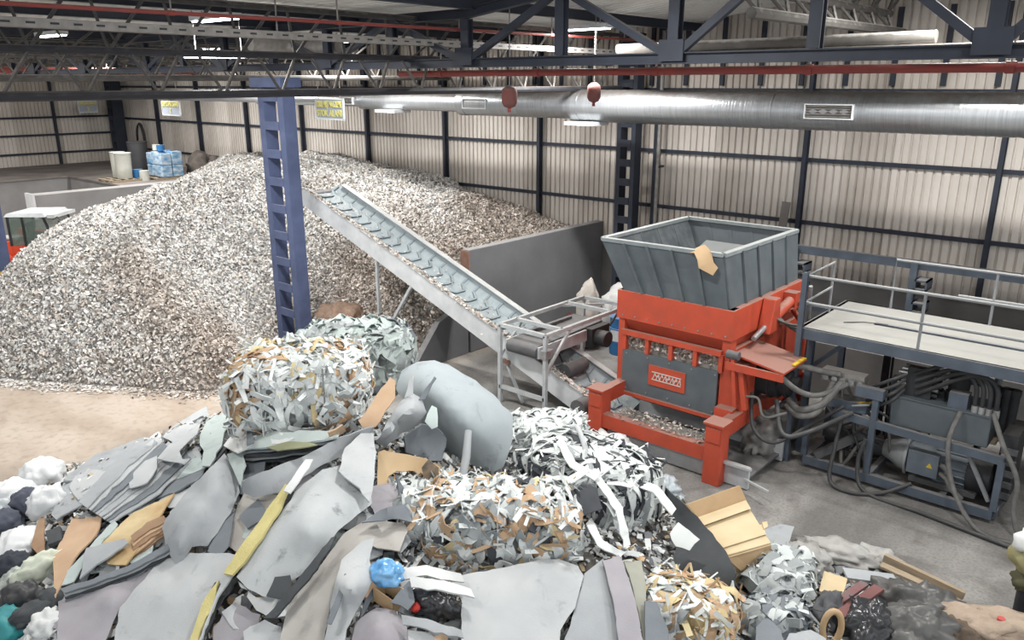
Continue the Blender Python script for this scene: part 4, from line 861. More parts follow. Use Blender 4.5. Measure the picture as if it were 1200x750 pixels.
for q in ([(-.72, -.8, 1.36), (-.24, -.8, 1.36), (-.24, -.8, 2.26), (-.72, -.8, 2.26)], [(-.17, -.8, 1.36), (.9, -.8, 1.36), (.58, -.8, 2.26), (-.17, -.8, 2.26)]): tb_('side_window', MB().ext(q, (0, .012, 0)), M_GLASS)
tb_('windscreen', MB().ext([(.95, -.76, 1.36), (.95, .76, 1.36), (.6, .76, 2.26), (.6, -.76, 2.26)], (.012, 0, 0)), M_GLASS); tb_('rear_window', MB().ext([(-.75, -.76, 1.4), (-.75, .76, 1.4), (-.75, .76, 2.25), (-.75, -.76, 2.25)], (-.012, 0, 0)), M_GLASS)
tb_('seat', MB().bb(-.5, 0, -.25, .25, 1.36, 1.55).bb(-.55, -.42, -.25, .25, 1.36, 2.0), M_BLACK)
mr_ = tb_('mirror', MB().bb(1.25, 1.3, -1.0, -.85, 1.9, 2.2), M_BLACK); tb_('mirror_arm', MB().tube([(.95, -.8, 2.2), (1.2, -.9, 2.3), (1.28, -.92, 2.2)], .015, 6), M_BLACK, mr_)
tb_('boom', MB().beam((-1.2, .5, 1.6), (2.4, .5, 1.2), .25, .3), M_ORANGE2)
ZS = 2.36
def barrel(c, r, h, m, label, e=.1):
    t = thing('barrel', (*c, ZS), label, 'barrel', None)
    MB().tube([(*c, ZS + e + z) for z in (0, .02, h * .4, h * .5, h * .95, h)], r, 18, [r * .86, r * .9, r * .95, r * .96, r, r * 1.02]).build('body', m, t, 40); MB().cyl((*c, ZS + e + h), (*c, ZS + e + .03 + h), r * 1.05, 18).build('lid', m, t, 40); return t
def pallet(c, w, d, label):
    t = thing('pallet', (*c, ZS), label, 'pallet', 'pallets')
    for k in range(5): MB().bb(c[0] - w / 2, c[0] + w / 2, c[1] - d / 2 + k * d / 4.6, c[1] - d / 2 + k * d / 4.6 + .1, ZS + .075, ZS + .1).build('board', M_WOOD, t)
    for k in range(3): MB().bb(c[0] - w / 2 + k * (w - .1) / 2, c[0] - w / 2 + k * (w - .1) / 2 + .1, c[1] - d / 2, c[1] + d / 2, ZS, ZS + .074).build('bearer', M_WOOD, t)
M_PLW = mat('white_plastic', 'cfd0c8', .5, 0, 'b5b6ac', 3, .6)
p1 = g(135, 213, ZS); p1 = (-32.0, 13.6)
pallet(p1, 1.3, 1.3, 'wooden pallet under the two white barrels on the raised slab')
barrel((p1[0] + .2, p1[1] + .05), .3, .95, M_PLW, 'white plastic barrel nearer the partition edge on the pallet'); barrel((p1[0] - .42, p1[1] + .12), .27, .95, M_PLW, 'narrower white plastic barrel behind the other on the pallet')
pallet((-31.6, 15.2), 1.3, 1.4, 'wooden pallet under the blue film-wrapped stack')
M_WRAP = mat('blue_wrap', '4b8ab8', .25, 0, 'c9d4da', 3.2, .8, stretch=(1, 1, 2.2))
wr = thing('wrapped_stack', (-31.6, 15.2, ZS), 'film-wrapped stack of blue and white containers on a pallet', 'stack')
for i in range(3):
    for j in range(2):
        for k in range(2): MB().bb(-32.2 + i * .42, -31.8 + i * .42, 14.75 + j * .45, 15.17 + j * .45, ZS + .1 + k * .46, ZS + .55 + k * .46 + .06 * ((i + j) % 2) * k).build('container', M_WRAP, wr, bevel=.03)
for i in range(2):
    b = MB().cyl((-31.75 + i * .35, 15.0, ZS + 1.1), (-31.75 + i * .35, 15.0, ZS + 1.32), .15, 12).build('bucket', M_DRUM if i else M_PLW, wr, 40)
barrel((-33.2, 14.9), .38, 1.35, mat('dark_drum', '4a4a4c', .6, 0, '3a3a3c', 4, .5), 'dark grey tall drum behind the white barrels', 0)
bk = tag(MB().cyl((-31.9, 14.2, ZS), (-31.9, 14.2, ZS + .4), .2, 14).build('bucket', M_DRUM, None, 40), 'small blue bucket at the foot of the wrapped stack', 'bucket')
bk = tag(MB().cyl((-31.45, 14.25, ZS), (-31.45, 14.25, ZS + .38), .18, 14).build('bucket', M_PLW, None, 40), 'small white bucket beside the small blue bucket', 'bucket')
for i, (x, y, s) in enumerate(((-31.2, 16.4, .55), (-31.9, 16.9, .6), (-31.0, 16.95, .5))): lump('dark_sack', (x, y, ZS + s * .6), (s, s * .8, s), mat('dark_sack', '47423f', .7, 0, '6a625c', 4, .6), ['dark dirty sack closest to the wrapped stack', 'dark dirty sack by the wall behind the wrapped stack', 'smallest dark dirty sack by the partition end'][i], 'sack', 20 + i, .3, 2, 3, 0, .3)
ho = thing('coiled_hose', (-38.6, 17.2, 3.2), 'black hose coil hung on the wall beside the corner column', 'hose')
for k in range(3): MB().tube([(-38.6 + math.cos(R(a)) * (.35 + .03 * k), 17.52 + .03 * k, 3.4 + math.sin(R(a)) * (.75 + .03 * k)) for a in range(0, 361, 20)], .03, 6).build('coil', M_BLACK, ho, 60)

# ================================================================== THE SCRAP PILE
# heights of the pile at points on it (pixel x, pixel y, height in metres), turned into a height field over the floor
CT = [(0, 575, .15), (60, 560, .25), (150, 522, .55), (235, 492, .85), (0, 660, .3), (0, 750, .3), (100, 640, .6), (100, 750, .4), (200, 560, .95), (200, 660, .85), (200, 750, .55),
      (300, 530, 1.4), (300, 620, 1.2), (300, 750, .7), (360, 505, 1.6), (430, 490, 1.6), (430, 560, 1.45), (430, 650, 1.15), (430, 750, .75), (540, 540, 1.15), (540, 620, 1.1), (540, 750, .75),
      (620, 520, .6), (640, 570, .75), (700, 600, .8), (640, 650, .95), (640, 750, .7), (690, 510, .3), (760, 560, .25), (760, 610, .6), (760, 680, .75), (760, 750, .55),
      (830, 610, .2), (860, 690, .35), (860, 750, .35), (905, 640, .12), (930, 625, .04), (1000, 645, .05), (960, 700, .25), (950, 750, .3), (1050, 680, .1), (1050, 735, .28), (1130, 705, .05), (1140, 750, .2), (1200, 725, .06), (1200, 750, .14)]
GP = [(-14.2, 3.2), (-13.6, 4.6), (-12.6, 5.9), (-12.3, 7.2), (-12.2, 8.4), (-11.3, 9.3), (-10, 9.9), (-8.6, 10.0), (-7.4, 9.9), (-6.2, 9.7), (-5.0, 9.5), (-4.0, 9.6), (-3, 9.8), (-1.5, 10.2), (0, 10.4), (2, 10.2), (2.5, 8), (1.5, 6), (-1, 4.6), (-3, 3.4), (-4.6, 2.2), (-6.2, 1.0), (-8, .2), (-10, .4), (-12, 1.2), (-13.6, 2.2)]
_c = np.array([[*g(x, y, z)[:2], z] for x, y, z in CT])
cp = np.array([*_c.tolist()] + [[x, y, -.12] for x, y in GP if np.min(np.linalg.norm(_c[:, :2] - [x, y], axis=1)) > .9])
D_ = np.sqrt(np.sum((cp[:, None, :2] - cp[None, :, :2]) ** 2, axis=2) + .3); A_ = np.c_[np.r_[D_ + np.eye(len(cp)) * -.03, np.ones((1, len(cp)))], np.r_[np.ones(len(cp)), 0]]
Wt = np.linalg.solve(A_, np.r_[cp[:, 2], 0])
GPa = np.array(GP)
def pile_h(P):
    P = np.asarray(P, float); d = np.sqrt(np.sum((P[:, None, :] - cp[None, :, :2]) ** 2, axis=2) + .3); z = d @ Wt[:-1] + Wt[-1]
    return np.where(inpoly(P, GPa), z, -.2)
def gv(xy, z):
    xy = np.asarray(xy, float); d = _fw[None] + _r[None] * ((xy[:, :1] - 600) / F) - _u[None] * ((xy[:, 1:2] - 375) / F)
    return _C[None] + d * ((np.asarray(z) - H) / d[:, 2])[:, None]
def tps(X, v, Q):
    X = np.asarray(X, float) / 50; Q = np.asarray(Q, float) / 50; n = len(X)
    def K(r2): return np.where(r2 > 1e-12, .5 * r2 * np.log(np.maximum(r2, 1e-12)), 0)
    A = np.zeros((n + 3, n + 3)); A[:n, :n] = K(((X[:, None] - X[None]) ** 2).sum(2)) + np.eye(n) * .02; A[:n, n:] = np.c_[np.ones(n), X]; A[n:, :n] = A[:n, n:].T
    w = np.linalg.lstsq(A, np.r_[v, 0, 0, 0], rcond=None)[0]
    return K(((Q[:, None] - X[None]) ** 2).sum(2)) @ w[:n] + np.c_[np.ones(len(Q)), Q] @ w[n:]
_ct = np.array(CT, float)
def zp(xy):
    z = tps(_ct[:, :2], _ct[:, 2], xy)
    for _ in range(3): z = np.maximum(z, np.clip(pile_h(gv(xy, z)[:, :2]), 0, 3) - .02)
    return np.clip(z, .02, 3)
gx = np.arange(-14.4, 2.6, .1); gy = np.arange(0, 10.6, .1); X, Y = np.meshgrid(gx, gy); P = np.c_[X.ravel(), Y.ravel()]
def pile_n(P): 
    z = pile_h(P); return z + np.clip(z, 0, .3) * (vnoise(P, .5, 11) * .5 + vnoise(P, .2, 12) * .35) - .09
Z = pile_n(P); nx, ny = len(gx), len(gy); idx = np.arange(nx * ny).reshape(ny, nx)
Fq = np.c_[idx[:-1, :-1].ravel(), idx[:-1, 1:].ravel(), idx[1:, 1:].ravel(), idx[1:, :-1].ravel()]; keep = Z[Fq].max(axis=1) > -.02
pileo = thing('scrap_pile', (-6, 5, 0), 'low mound of small mixed scraps that the sheets and bales lie on', 'pile')
o = nobj('pile_core', np_mesh('pile_core', np.c_[P, Z], Fq[keep], mat('pile_core', '6d6a67', .95, 0, '47443f', 4, .6), True), pileo); o['kind'] = 'stuff'
M_SCR = ramp_mat('scraps', [('dfe1e0', 4), ('cbcece', 5), ('b5b8b9', 5), ('9fa3a5', 5), ('bd9f7c', 1), ('cbb696', .8), ('6d6f74', 2), ('47484c', .8), ('7b6b5b', .8)], .8)
np.random.seed(21); nf = 52000; Pf = np.c_[np.random.uniform(-14.2, 2.4, nf), np.random.uniform(.2, 10.4, nf)]; Zf = pile_n(Pf); k = (Zf > .0); Pf, Zf = Pf[k], Zf[k]
V, Q = flakes(len(Pf), Pf, Zf, heap_normals(Pf, pile_n), .025, .085, (.25, .8), .07, .8, 33)
o = nobj('small_scraps', np_mesh('small_scraps', V, Q, M_SCR), pileo); o['kind'] = 'stuff'

# ------------------------------------------------------------------ sheets: cut outline, own heights, real thickness
def grey(name, c, c2, **k): return mat(name, c, .8, 0, c2, k.get('scale', 3), .5, bump=k.get('bump', .12), bscale=k.get('bs', 70), detail=7, spec=.25, scuff=k.get('scuff', .4))
M_G1 = grey('light_grey_felt', 'bfc2c3', 'aaaeb1', scale=2.2); M_G2 = grey('mid_grey_felt', 'a9adb0', '999da1'); M_G3 = grey('pale_green_grey', 'bcc6c4', 'a8b4b3')
M_G4 = grey('mauve_grey', 'a6a3a8', '96939a'); M_G5 = grey('slate_grey', '7f858b', '6e747a'); M_G6 = grey('charcoal_felt', '4e5154', '3f4245')
M_G7 = grey('scuffed_grey', 'bcc0c2', 'adb2b4', scale=3, scuff=.95); M_G8 = grey('white_felt', 'dcdedd', 'c6c9c9'); M_G9 = grey('warm_grey', 'b9b6b1', 'a5a19c')
M_LID = grey('lid_grey', 'a6aeb2', '99a2a7'); M_FOAM = mat('yellow_foam', 'cfc58c', .9, 0, 'bbb077', 5, .6, bump=.3, bscale=50)
M_TANB = mat('tan_board', 'c8ac90', .8, 0, 'b6987c', 3, .6, bump=.1, bscale=50); M_YBOARD = mat('straw_board', 'd4c49c', .75, 0, 'b3946a', 2.2, .8); M_BROWN = mat('brown_board', 'a58a70', .85, 0, '8c7058', 4, .6)
def sheet(name, label, cat, m, outline, off=.05, th=.014, inner=(), group=None, warp=.02, rag=.6, seed=0, step=8):
    rs = np.random.RandomState(seed + len(outline)); O = [(p[0], p[1] + (18 + (seed * 17 + i * 29) % 45 if p[1] >= 750 else 0)) + tuple(p[2:]) for i, p in enumerate(outline)]; I = [tuple(p) for p in inner]
    cx = np.array([p[:2] for p in O + I], float); AB = all(len(p) > 2 for p in O); zc = np.zeros(len(cx)) if AB else zp(cx)
    dz = np.array([(p[2] - zc[i]) if len(p) > 2 else off for i, p in enumerate(O + I)])
    B = []
    for i in range(len(O)):
        a = np.array(O[i][:2], float); b = np.array(O[(i + 1) % len(O)][:2], float); k = max(1, int(np.linalg.norm(b - a) / step))
        for j in range(k):
            q = a + (b - a) * j / k
            if rag and j: q = q + rs.normal(size=2) * rag
            B.append(q)
    B = np.array(B); lo, hi = B.min(0), B.max(0)
    gxx, gyy = np.meshgrid(np.arange(lo[0] + step * .6, hi[0], step), np.arange(lo[1] + step * .6, hi[1], step)); G = np.c_[gxx.ravel(), gyy.ravel()]
    if len(G):
        G = G + rs.uniform(-.2, .2, G.shape) * step; G = G[inpoly(G, B)]
        if len(G): G = G[np.min(np.linalg.norm(G[:, None] - B[None], axis=2), axis=1) > step * .55]
    pts = np.vstack([B, G]) if len(G) else B
    co, _, fa, *_ = delaunay_2d_cdt([Vector(p) for p in pts], [(i, (i + 1) % len(B)) for i in range(len(B))], [], 1, 1e-4)
    xy = np.array([tuple(c) for c in co]); z = (0 if AB else zp(xy)) + tps(cx, dz, xy); p3 = gv(xy, z)
    if warp: z = z + (vnoise(p3[:, :2] + seed * 3.3, .45, seed % 50) + .5 * vnoise(p3[:, :2], .2, seed % 50 + 3)) * warp; p3 = gv(xy, z)
    bm = bmesh.new(); vs = [bm.verts.new(p) for p in p3]
    for f in fa:
        try: bm.faces.new([vs[i] for i in f])
        except ValueError: pass
    for v in list(bm.verts):
        if not v.link_faces: bm.verts.remove(v)
    bm.normal_update()
    ctr = Vector(p3.mean(0)); s = sum(f.calc_area() * f.normal.dot(Vector((0, 0, H)) - f.calc_center_median()) for f in bm.faces)
    if s < 0: bmesh.ops.reverse_faces(bm, faces=bm.faces)
    bm.normal_update(); top = list(bm.verts); nm = [v.normal.copy() for v in top]; faces = list(bm.faces); be = [(e, e.link_faces[0]) for e in bm.edges if len(e.link_faces) == 1]
    low = {v: bm.verts.new(v.co - n * th) for v, n in zip(top, nm)}
    for f in faces: bm.faces.new([low[v] for v in reversed(f.verts)]).smooth = True; f.smooth = True
    for e, f in be:
        a, b = e.verts
        bm.faces.new((b, a, low[a], low[b]))
    bmesh.ops.recalc_face_normals(bm, faces=bm.faces)
    org = Vector((ctr.x, ctr.y, min(v.co.z for v in bm.verts)))
    for v in bm.verts: v.co -= org
    me = bpy.data.meshes.new(name); bm.to_mesh(me); bm.free(); me.materials.append(m); me.set_sharp_from_angle(angle=R(50))
    o = bpy.data.objects.new(name, me); COL.objects.link(o); o.location = org; o['_o'] = tuple(org); return tag(o, label, cat, group)
S = sheet
# left flank
S('slate_board', 'flat slate-grey panel with a pointed corner lying towards the bare tan floor', 'panel', M_G2, [(60, 603), (79, 556), (111, 533), (168, 512), (196, 520), (140, 572), (95, 592), (66, 609)], .03, .02, seed=1, warp=.01)
S('grey_patch', 'lighter six-sided patch lying on the flat slate-grey panel', 'sheet', M_G1, [(81, 570), (88, 558), (104, 550), (124, 552), (104, 578), (92, 586)], .05, .01, seed=2, warp=.005)
S('pale_sheet', 'pale pointed sheet sticking up behind the fanned sheets', 'sheet', M_G1, [(190, 512), (205, 498), (242, 476), (244, 486), (222, 505), (205, 520)], .12, .015, seed=3)
S('wavy_sheet', 'pale green-grey wavy sheet under the scooped offcut', 'sheet', M_G3, [(140, 592), (161, 572), (199, 552), (234, 534), (240, 548), (204, 562), (180, 576), (157, 593)], .09, .02, seed=4, warp=.05, rag=1)
S('wavy_sheet', 'darker torn sheet showing below the wavy green-grey one', 'sheet', M_G5, [(150, 600), (180, 578), (206, 562), (240, 547), (238, 556), (205, 577), (182, 584), (163, 602)], .06, .02, seed=5, warp=.05, rag=1)
for k in range(8):
    a = (92 + 4 * k, 588 + 2.6 * k); b = (178 + 6.5 * k, 512 + 3.0 * k - (4 if k % 2 else 0)); m_ = ((a[0] + b[0]) / 2 - 3 + k, (a[1] + b[1]) / 2 - 7 + k)
    S('fanned_sheet', 'thin grey sheet in the fanned stack on the slate-grey panel', 'sheet', [M_G2, M_G1, M_G5, M_G2][k % 4], [a, m_, b, (b[0] + 6, b[1] + 6), (m_[0] + 12, m_[1] + 10), (a[0] + 10, a[1] + 7)], .24 - .02 * k, .016, group='fanned thin grey sheets', seed=10 + k, warp=.02)
S('scooped_offcut', 'scoop-shaped grey offcut curling up on the wavy sheet', 'offcut', M_G1, [(184, 537), (198, 521), (235, 496), (231, 508), (210, 528), (214, 538), (224, 537), (216, 544), (200, 541)], .24, .015, [(205, 528, 1.25)], seed=20)
S('ragged_sheet', 'pale ragged-edged sheet standing beside the white and tan bale', 'sheet', M_G3, [(234, 510), (242, 494), (270, 477), (275, 488), (263, 505), (260, 522), (246, 546), (237, 546)], .16, .02, rag=1.6, seed=21)
S('dark_backing', 'black backing showing behind the ragged-edged sheet', 'sheet', M_G6, [(256, 520), (262, 503), (276, 488), (278, 500), (268, 520), (250, 548)], .1, .02, seed=22)
S('small_curl', 'small curved grey offcut inside the fanned stack', 'offcut', M_G1, [(150, 560), (170, 540), (184, 534), (184, 548), (172, 566), (152, 572)], .2, .015, [(170, 552, 1.05)], seed=23)
# cardboard and boards under the fan
S('brown_paper', 'tan sheet of creased packing card under the fanned sheets', 'cardboard', M_TANB, [(62, 652), (84, 608), (112, 606), (122, 598), (112, 627), (87, 655), (64, 700)], .12, .02, seed=30, warp=.04)
S('straw_board', 'straw-coloured stained board slanting below the wavy sheets', 'board', M_YBOARD, [(116, 636), (157, 600), (204, 578), (186, 608), (147, 662), (126, 661)], .08, .02, seed=31, warp=.01)
for k in range(5):
    S('card_strip', 'brown corrugated card strip stacked beside the straw-coloured board', 'cardboard', [M_BROWN, M_TANB][k % 2], [(153, 648 - 5 * k), (172, 632 - 5 * k), (192, 620 - 4 * k), (194, 627 - 4 * k), (176, 640 - 5 * k), (156, 655 - 5 * k)], .05 + .02 * k, .02, group='stacked card strips', seed=32 + k)
S('smooth_offcut', 'smooth grey panel offcut lying on the straw-coloured board', 'offcut', M_G2, [(101, 642), (146, 631), (150, 636), (122, 656), (112, 662), (93, 678)], .15, .02, seed=40, warp=.01)
S('long_offcut', 'long pale green-grey offcut under the smooth panel offcut', 'offcut', M_G3, [(60, 688), (92, 655), (112, 632), (134, 610), (138, 614), (112, 645), (94, 668), (86, 682)], .1, .015, seed=41)
for k in range(4):
    S('bowed_sheet', 'bowed dark-edged sheet in the stack above the mauve-grey sheet', 'sheet', [M_G5, M_G2, M_G6, M_G5][k], [(70 + 3 * k, 690 + 3 * k), (110, 678 + 3 * k), (155, 660 + 3 * k), (197, 637 + 4 * k), (199, 643 + 4 * k), (156, 667 + 3 * k), (110, 684 + 3 * k), (76, 695 + 3 * k)], .15 - .025 * k, .02, group='bowed stacked sheets', seed=42 + k)
S('mauve_sheet', 'large mauve-grey sheet curving down beneath the bowed stack', 'sheet', M_G4, [(68, 700), (110, 692), (155, 678), (200, 652), (182, 690), (140, 713), (98, 752), (66, 752)], .05, .015, [(130, 705, .72)], seed=50)
S('big_pale_sheet', 'big pale sheet sweeping down below the rolled sheet', 'sheet', M_G1, [(128, 755), (140, 712), (180, 665), (212, 648), (268, 648), (284, 655), (262, 692), (228, 740), (220, 755)], .07, .015, [(190, 700, .85)], seed=51)
S('rolled_sheet', 'grey sheet rolled into a half tube, its smooth side up', 'sheet', M_G2, [(189, 616), (222, 572), (263, 531), (275, 550), (281, 577), (270, 602), (243, 640), (225, 641), (215, 656), (206, 662), (194, 642)], .08, .015, [(225, 592, 1.42), (243, 568, 1.5), (212, 618, 1.3), (205, 640, 1.18), (255, 548, 1.5), (250, 590, 1.38), (230, 618, 1.25)], seed=52, warp=.005)
S('back_sheet', 'dusty pinkish-grey sheet in the hollow right of the rolled sheet', 'sheet', M_G9, [(268, 640), (276, 600), (286, 578), (330, 580), (312, 612), (285, 652)], .03, .012, seed=53)
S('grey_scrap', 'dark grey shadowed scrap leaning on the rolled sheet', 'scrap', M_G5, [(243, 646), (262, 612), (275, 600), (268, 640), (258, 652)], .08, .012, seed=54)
S('long_grey_board', 'long grey panel lying upright from the rolled sheet to the scuffed sheet', 'panel', M_G2, [(283, 565, 1.62), (300, 556, 1.68), (355, 535, 1.78), (400, 512, 1.9), (438, 500, 1.95), (425, 522), (372, 548), (327, 577), (297, 583), (284, 577)], .12, .02, seed=55, warp=.01)
S('white_offcut', 'white narrow tab leaning between long panel and scuffed sheet', 'offcut', M_G8, [(332, 575), (346, 555), (358, 538), (367, 538), (362, 548), (340, 578)], .28, .014, seed=56)
S('foam_strip', 'yellow foam-backed strip running down the middle of the pile', 'foam', M_FOAM, [(334, 567), (340, 570), (325, 602), (287, 658), (272, 674), (262, 672), (275, 650), (303, 612)], .22, .03, seed=57)
S('foam_strip', 'torn lower piece of yellow foam-backed strip', 'foam', M_FOAM, [(246, 692), (256, 680), (252, 706), (234, 740), (222, 753), (214, 753), (234, 716)], .16, .03, rag=1.2, seed=58)
S('foam_strip', 'light grey strip alongside the yellow foam', 'sheet', M_G1, [(262, 675), (285, 645), (300, 615), (306, 618), (284, 658), (255, 700), (225, 752), (212, 752)], .17, .02, seed=59)
S('black_strip', 'black torn edge under the yellow foam strip', 'sheet', M_G6, [(342, 572), (346, 580), (300, 650), (262, 700), (240, 745), (232, 748), (256, 700), (290, 655)], .1, .02, rag=1.2, seed=60)
S('scuffed_sheet', 'large pale sheet with dark scuffs and a torn foot', 'sheet', M_G7, [(345, 577), (378, 550), (398, 545), (432, 560), (436, 590), (420, 602), (396, 622), (372, 650), (356, 672), (330, 690), (312, 700), (290, 690), (277, 676), (300, 640), (325, 608)], .17, .018, [(360, 620, 1.62)], rag=.8, seed=61)
S('scuffed_flap', 'folded corner flap standing above the scuffed sheet', 'sheet', M_G1, [(397, 552), (404, 525), (418, 512), (438, 499), (441, 530), (438, 565), (433, 588), (412, 565)], .28, .018, rag=.8, seed=62)
S('torn_scrap', 'torn white-backed scrap below the scuffed sheet', 'scrap', M_G8, [(278, 680), (300, 700), (330, 694), (347, 702), (340, 722), (316, 724), (300, 715)], .1, .012, rag=1.5, seed=63)
S('shell_scrap', 'dark ribbed scrap in the torn foot of the scuffed sheet', 'scrap', M_G6, [(312, 698), (322, 676), (340, 674), (342, 692), (330, 702)], .22, .015, seed=64)
S('lilac_scrap', 'lilac-grey shard at the foot of the torn sheet', 'scrap', M_G4, [(250, 735), (275, 705), (305, 720), (300, 752), (245, 752)], .06, .012, rag=1.5, seed=65)
S('pale_shard', 'small pale shard lying before the black rod', 'scrap', M_G1, [(285, 740), (310, 726), (330, 735), (322, 752), (285, 752)], .09, .012, rag=1, seed=66)
S('black_rod', 'long black folded strip lying between two pale sheets', 'strip', M_G6, [(308, 724), (332, 700), (388, 630), (394, 628), (372, 666), (322, 724)], .25, .03, seed=67)
S('wide_sheet', 'wide pale sheet right of the long black strip', 'sheet', M_G9, [(312, 753), (340, 704), (376, 662), (403, 625), (426, 611), (472, 612), (479, 620), (468, 646), (442, 642), (428, 636), (406, 652), (396, 682), (386, 716), (376, 753)], .12, .018, seed=68, rag=.6)
S('twisted_sheet', 'twisted pale sheet with a dark crease on the wide pale sheet', 'sheet', M_G1, [(376, 753), (389, 700), (400, 656), (425, 634), (439, 630), (433, 656), (439, 676), (426, 702), (406, 737), (396, 753)], .22, .018, [(410, 690, 1.42)], seed=69)
S('dark_crease', 'dark folded edge on the twisted pale sheet', 'strip', M_G5, [(382, 730), (394, 700), (404, 672), (408, 674), (400, 702), (388, 732)], .34, .012, rag=1, seed=70)
S('dark_sheet', 'dark underside strip right of the twisted sheet', 'sheet', M_G5, [(396, 753), (428, 704), (442, 682), (444, 690), (420, 730), (408, 753)], .14, .02, seed=71)
S('hood_sheet', 'dark curled lip above the wide pale sheet', 'sheet', M_G5, [(424, 612), (445, 598), (478, 590), (483, 612), (468, 608)], .2, .016, [(455, 598, 1.62)], seed=72)
S('arched_sheet', 'arched lilac-grey sheet in front of the blue bag', 'sheet', M_G4, [(402, 753), (416, 730), (441, 712), (462, 715), (476, 730), (484, 753)], .14, .015, [(445, 730, 1.12)], seed=73)
S('grey_shard', 'small upright grey shard beside the moulded tan panel', 'scrap', M_G5, [(464, 556, 1.75), (478, 580), (482, 600), (470, 590)], .15, .015, seed=74)
S('shadow_sheet', 'dim grey sheet bent below the moulded tan panel', 'sheet', M_G4, [(432, 590), (436, 570), (460, 566), (478, 590), (470, 602), (440, 604)], .1, .015, seed=75)
# irregular offcuts filling the hollows between the big sheets
rq = random.Random(77)
reg = [(70, 752), (62, 640), (100, 570), (190, 520), (280, 520), (330, 545), (430, 545), (480, 600), (470, 680), (540, 690), (540, 752), (620, 755), (760, 760), (780, 830), (300, 850), (60, 830)]
regP = np.array(reg, float); cnt = 0
KND = [(M_G1, 'pale', 'irregular pale grey offcut wedged between the big sheets'), (M_G2, 'mid-grey', 'irregular mid-grey offcut wedged between the big sheets'), (M_G5, 'slate', 'irregular slate-grey offcut wedged between the big sheets'), (M_G3, 'green', 'irregular green-grey offcut wedged between the big sheets'), (M_G4, 'mauve', 'irregular mauve-grey offcut wedged between the big sheets'), (M_G6, 'charcoal', 'irregular charcoal offcut wedged between the big sheets'), (M_TANB, 'tan', 'irregular tan board offcut wedged between the big sheets')]
while cnt < 150:
    x, y = rq.uniform(60, 780), rq.uniform(515, 850)
    if not inpoly(np.array([[x, y]]), regP)[0]: continue
    m_, kn, lb = rq.choices(KND, [5, 4, 3, 3, 2, 1.5, 1])[0]; nn_ = rq.randint(4, 7); rr_ = rq.uniform(11, 26); an0 = rq.uniform(0, 6); st_ = rq.uniform(.45, .8); rt = R(-50 + rq.gauss(0, 22))
    pl_ = []
    for i in range(nn_):
        a_ = an0 + i * 6.283 / nn_ + rq.uniform(-.3, .3); ex, ey = math.cos(a_) * rr_ * rq.uniform(.75, 1.2), math.sin(a_) * rr_ * st_ * rq.uniform(.7, 1.2)
        pl_.append((x + ex * math.cos(rt) - ey * math.sin(rt), y + ex * math.sin(rt) + ey * math.cos(rt)))
    try: S('grey_offcut' if kn != 'tan' else 'board_offcut', lb, 'offcut', m_, pl_, rq.uniform(.0, .07), .014, group=kn + ' offcuts between the sheets', warp=.07, rag=.5, seed=200 + cnt, step=7)
    except Exception as ex_: print('skip', ex_)
    cnt += 1
# layered dark stack before the white and tan bale
for k in range(5):
    S('layered_sheet', 'thin dark sheet in the flat stack before the white and tan bale', 'sheet', [M_G6, M_G2, M_G6, M_G5, M_G3][k], [(286, 542 - 4 * k), (315, 540 - 4 * k), (360, 534 - 4 * k), (396, 528 - 4 * k), (398, 521 - 4 * k), (350, 520 - 4 * k), (300, 527 - 4 * k)], .06 + .06 * k, .025, group='flat dark stack', seed=80 + k, warp=.03)
S('olive_scrap', 'olive scrap on top of the flat dark stack', 'scrap', mat('olive', '8f9274', .8, 0, '7c7f66', 4, .5), [(312, 524), (330, 519), (362, 518), (372, 521), (350, 525), (325, 528)], .36, .015, seed=86)
S('white_cloth', 'crumpled white cloth lying before the tan end of the bale', 'cloth', M_G8, [(262, 522), (278, 502), (300, 498), (322, 503), (345, 514), (330, 520), (300, 522), (278, 530)], .3, .02, warp=.12, seed=87)
S('grey_tag', 'small grey tag on the crumpled white cloth', 'scrap', M_G5, [(289, 505), (295, 504), (297, 519), (289, 522)], .4, .01, seed=88)
S('neck_scrap', 'pale scrap bridging rolled sheet and dark stack', 'scrap', M_G3, [(266, 532), (284, 526), (288, 545), (282, 570), (272, 548)], .2, .015, seed=89)
S('tan_offcut', 'small tan board offcut at the foot of the bale', 'offcut', M_TANB, [(385, 507, 2.0), (402, 498, 2.05), (406, 505), (388, 516)], .25, .02, seed=90)
# the lid-like moulding and what lies on it
S('curved_lid', 'large smooth blue-grey moulded lid leaning at the back of the pile', 'moulding', M_LID, [(464, 455, 1.82), (471, 434, 2.0), (489, 424, 2.1), (509, 422, 2.13), (525, 427, 2.1), (558, 446, 1.95), (578, 462, 1.8), (601, 488, 1.52), (600, 517, 1.25), (590, 547, 1.0), (579, 553, .95), (558, 547, 1.0), (523, 531, 1.12), (494, 496, 1.45)], .1, .05, [(520, 460, 2.02), (540, 490, 1.8), (560, 515, 1.5), (500, 450, 2.08)], seed=91, warp=0, step=8)
S('curled_offcut', 'curled grey half-tube offcut lying on the moulded lid', 'offcut', M_G2, [(440, 518, 1.75), (455, 492, 1.95), (470, 470, 2.1), (482, 460, 2.15), (493, 466, 2.05), (502, 486, 1.9), (487, 500, 1.75), (470, 508, 1.68), (452, 525, 1.6)], .1, .015, [(470, 488, 2.18), (458, 505, 2.02), (485, 476, 2.2)], seed=92, warp=.01, step=7)
S('pointed_shard', 'narrow pointed shard stuck on the moulded lid', 'scrap', M_G5, [(509, 441, 2.35), (511, 443, 2.35), (498, 468, 2.1), (490, 469, 2.1)], .1, .012, seed=93)
S('pointed_shard', 'thin pale spike rising from the curled half-tube', 'scrap', M_G1, [(482, 438, 2.42), (484, 440, 2.42), (484, 462, 2.2), (474, 466, 2.18)], .1, .012, seed=94)
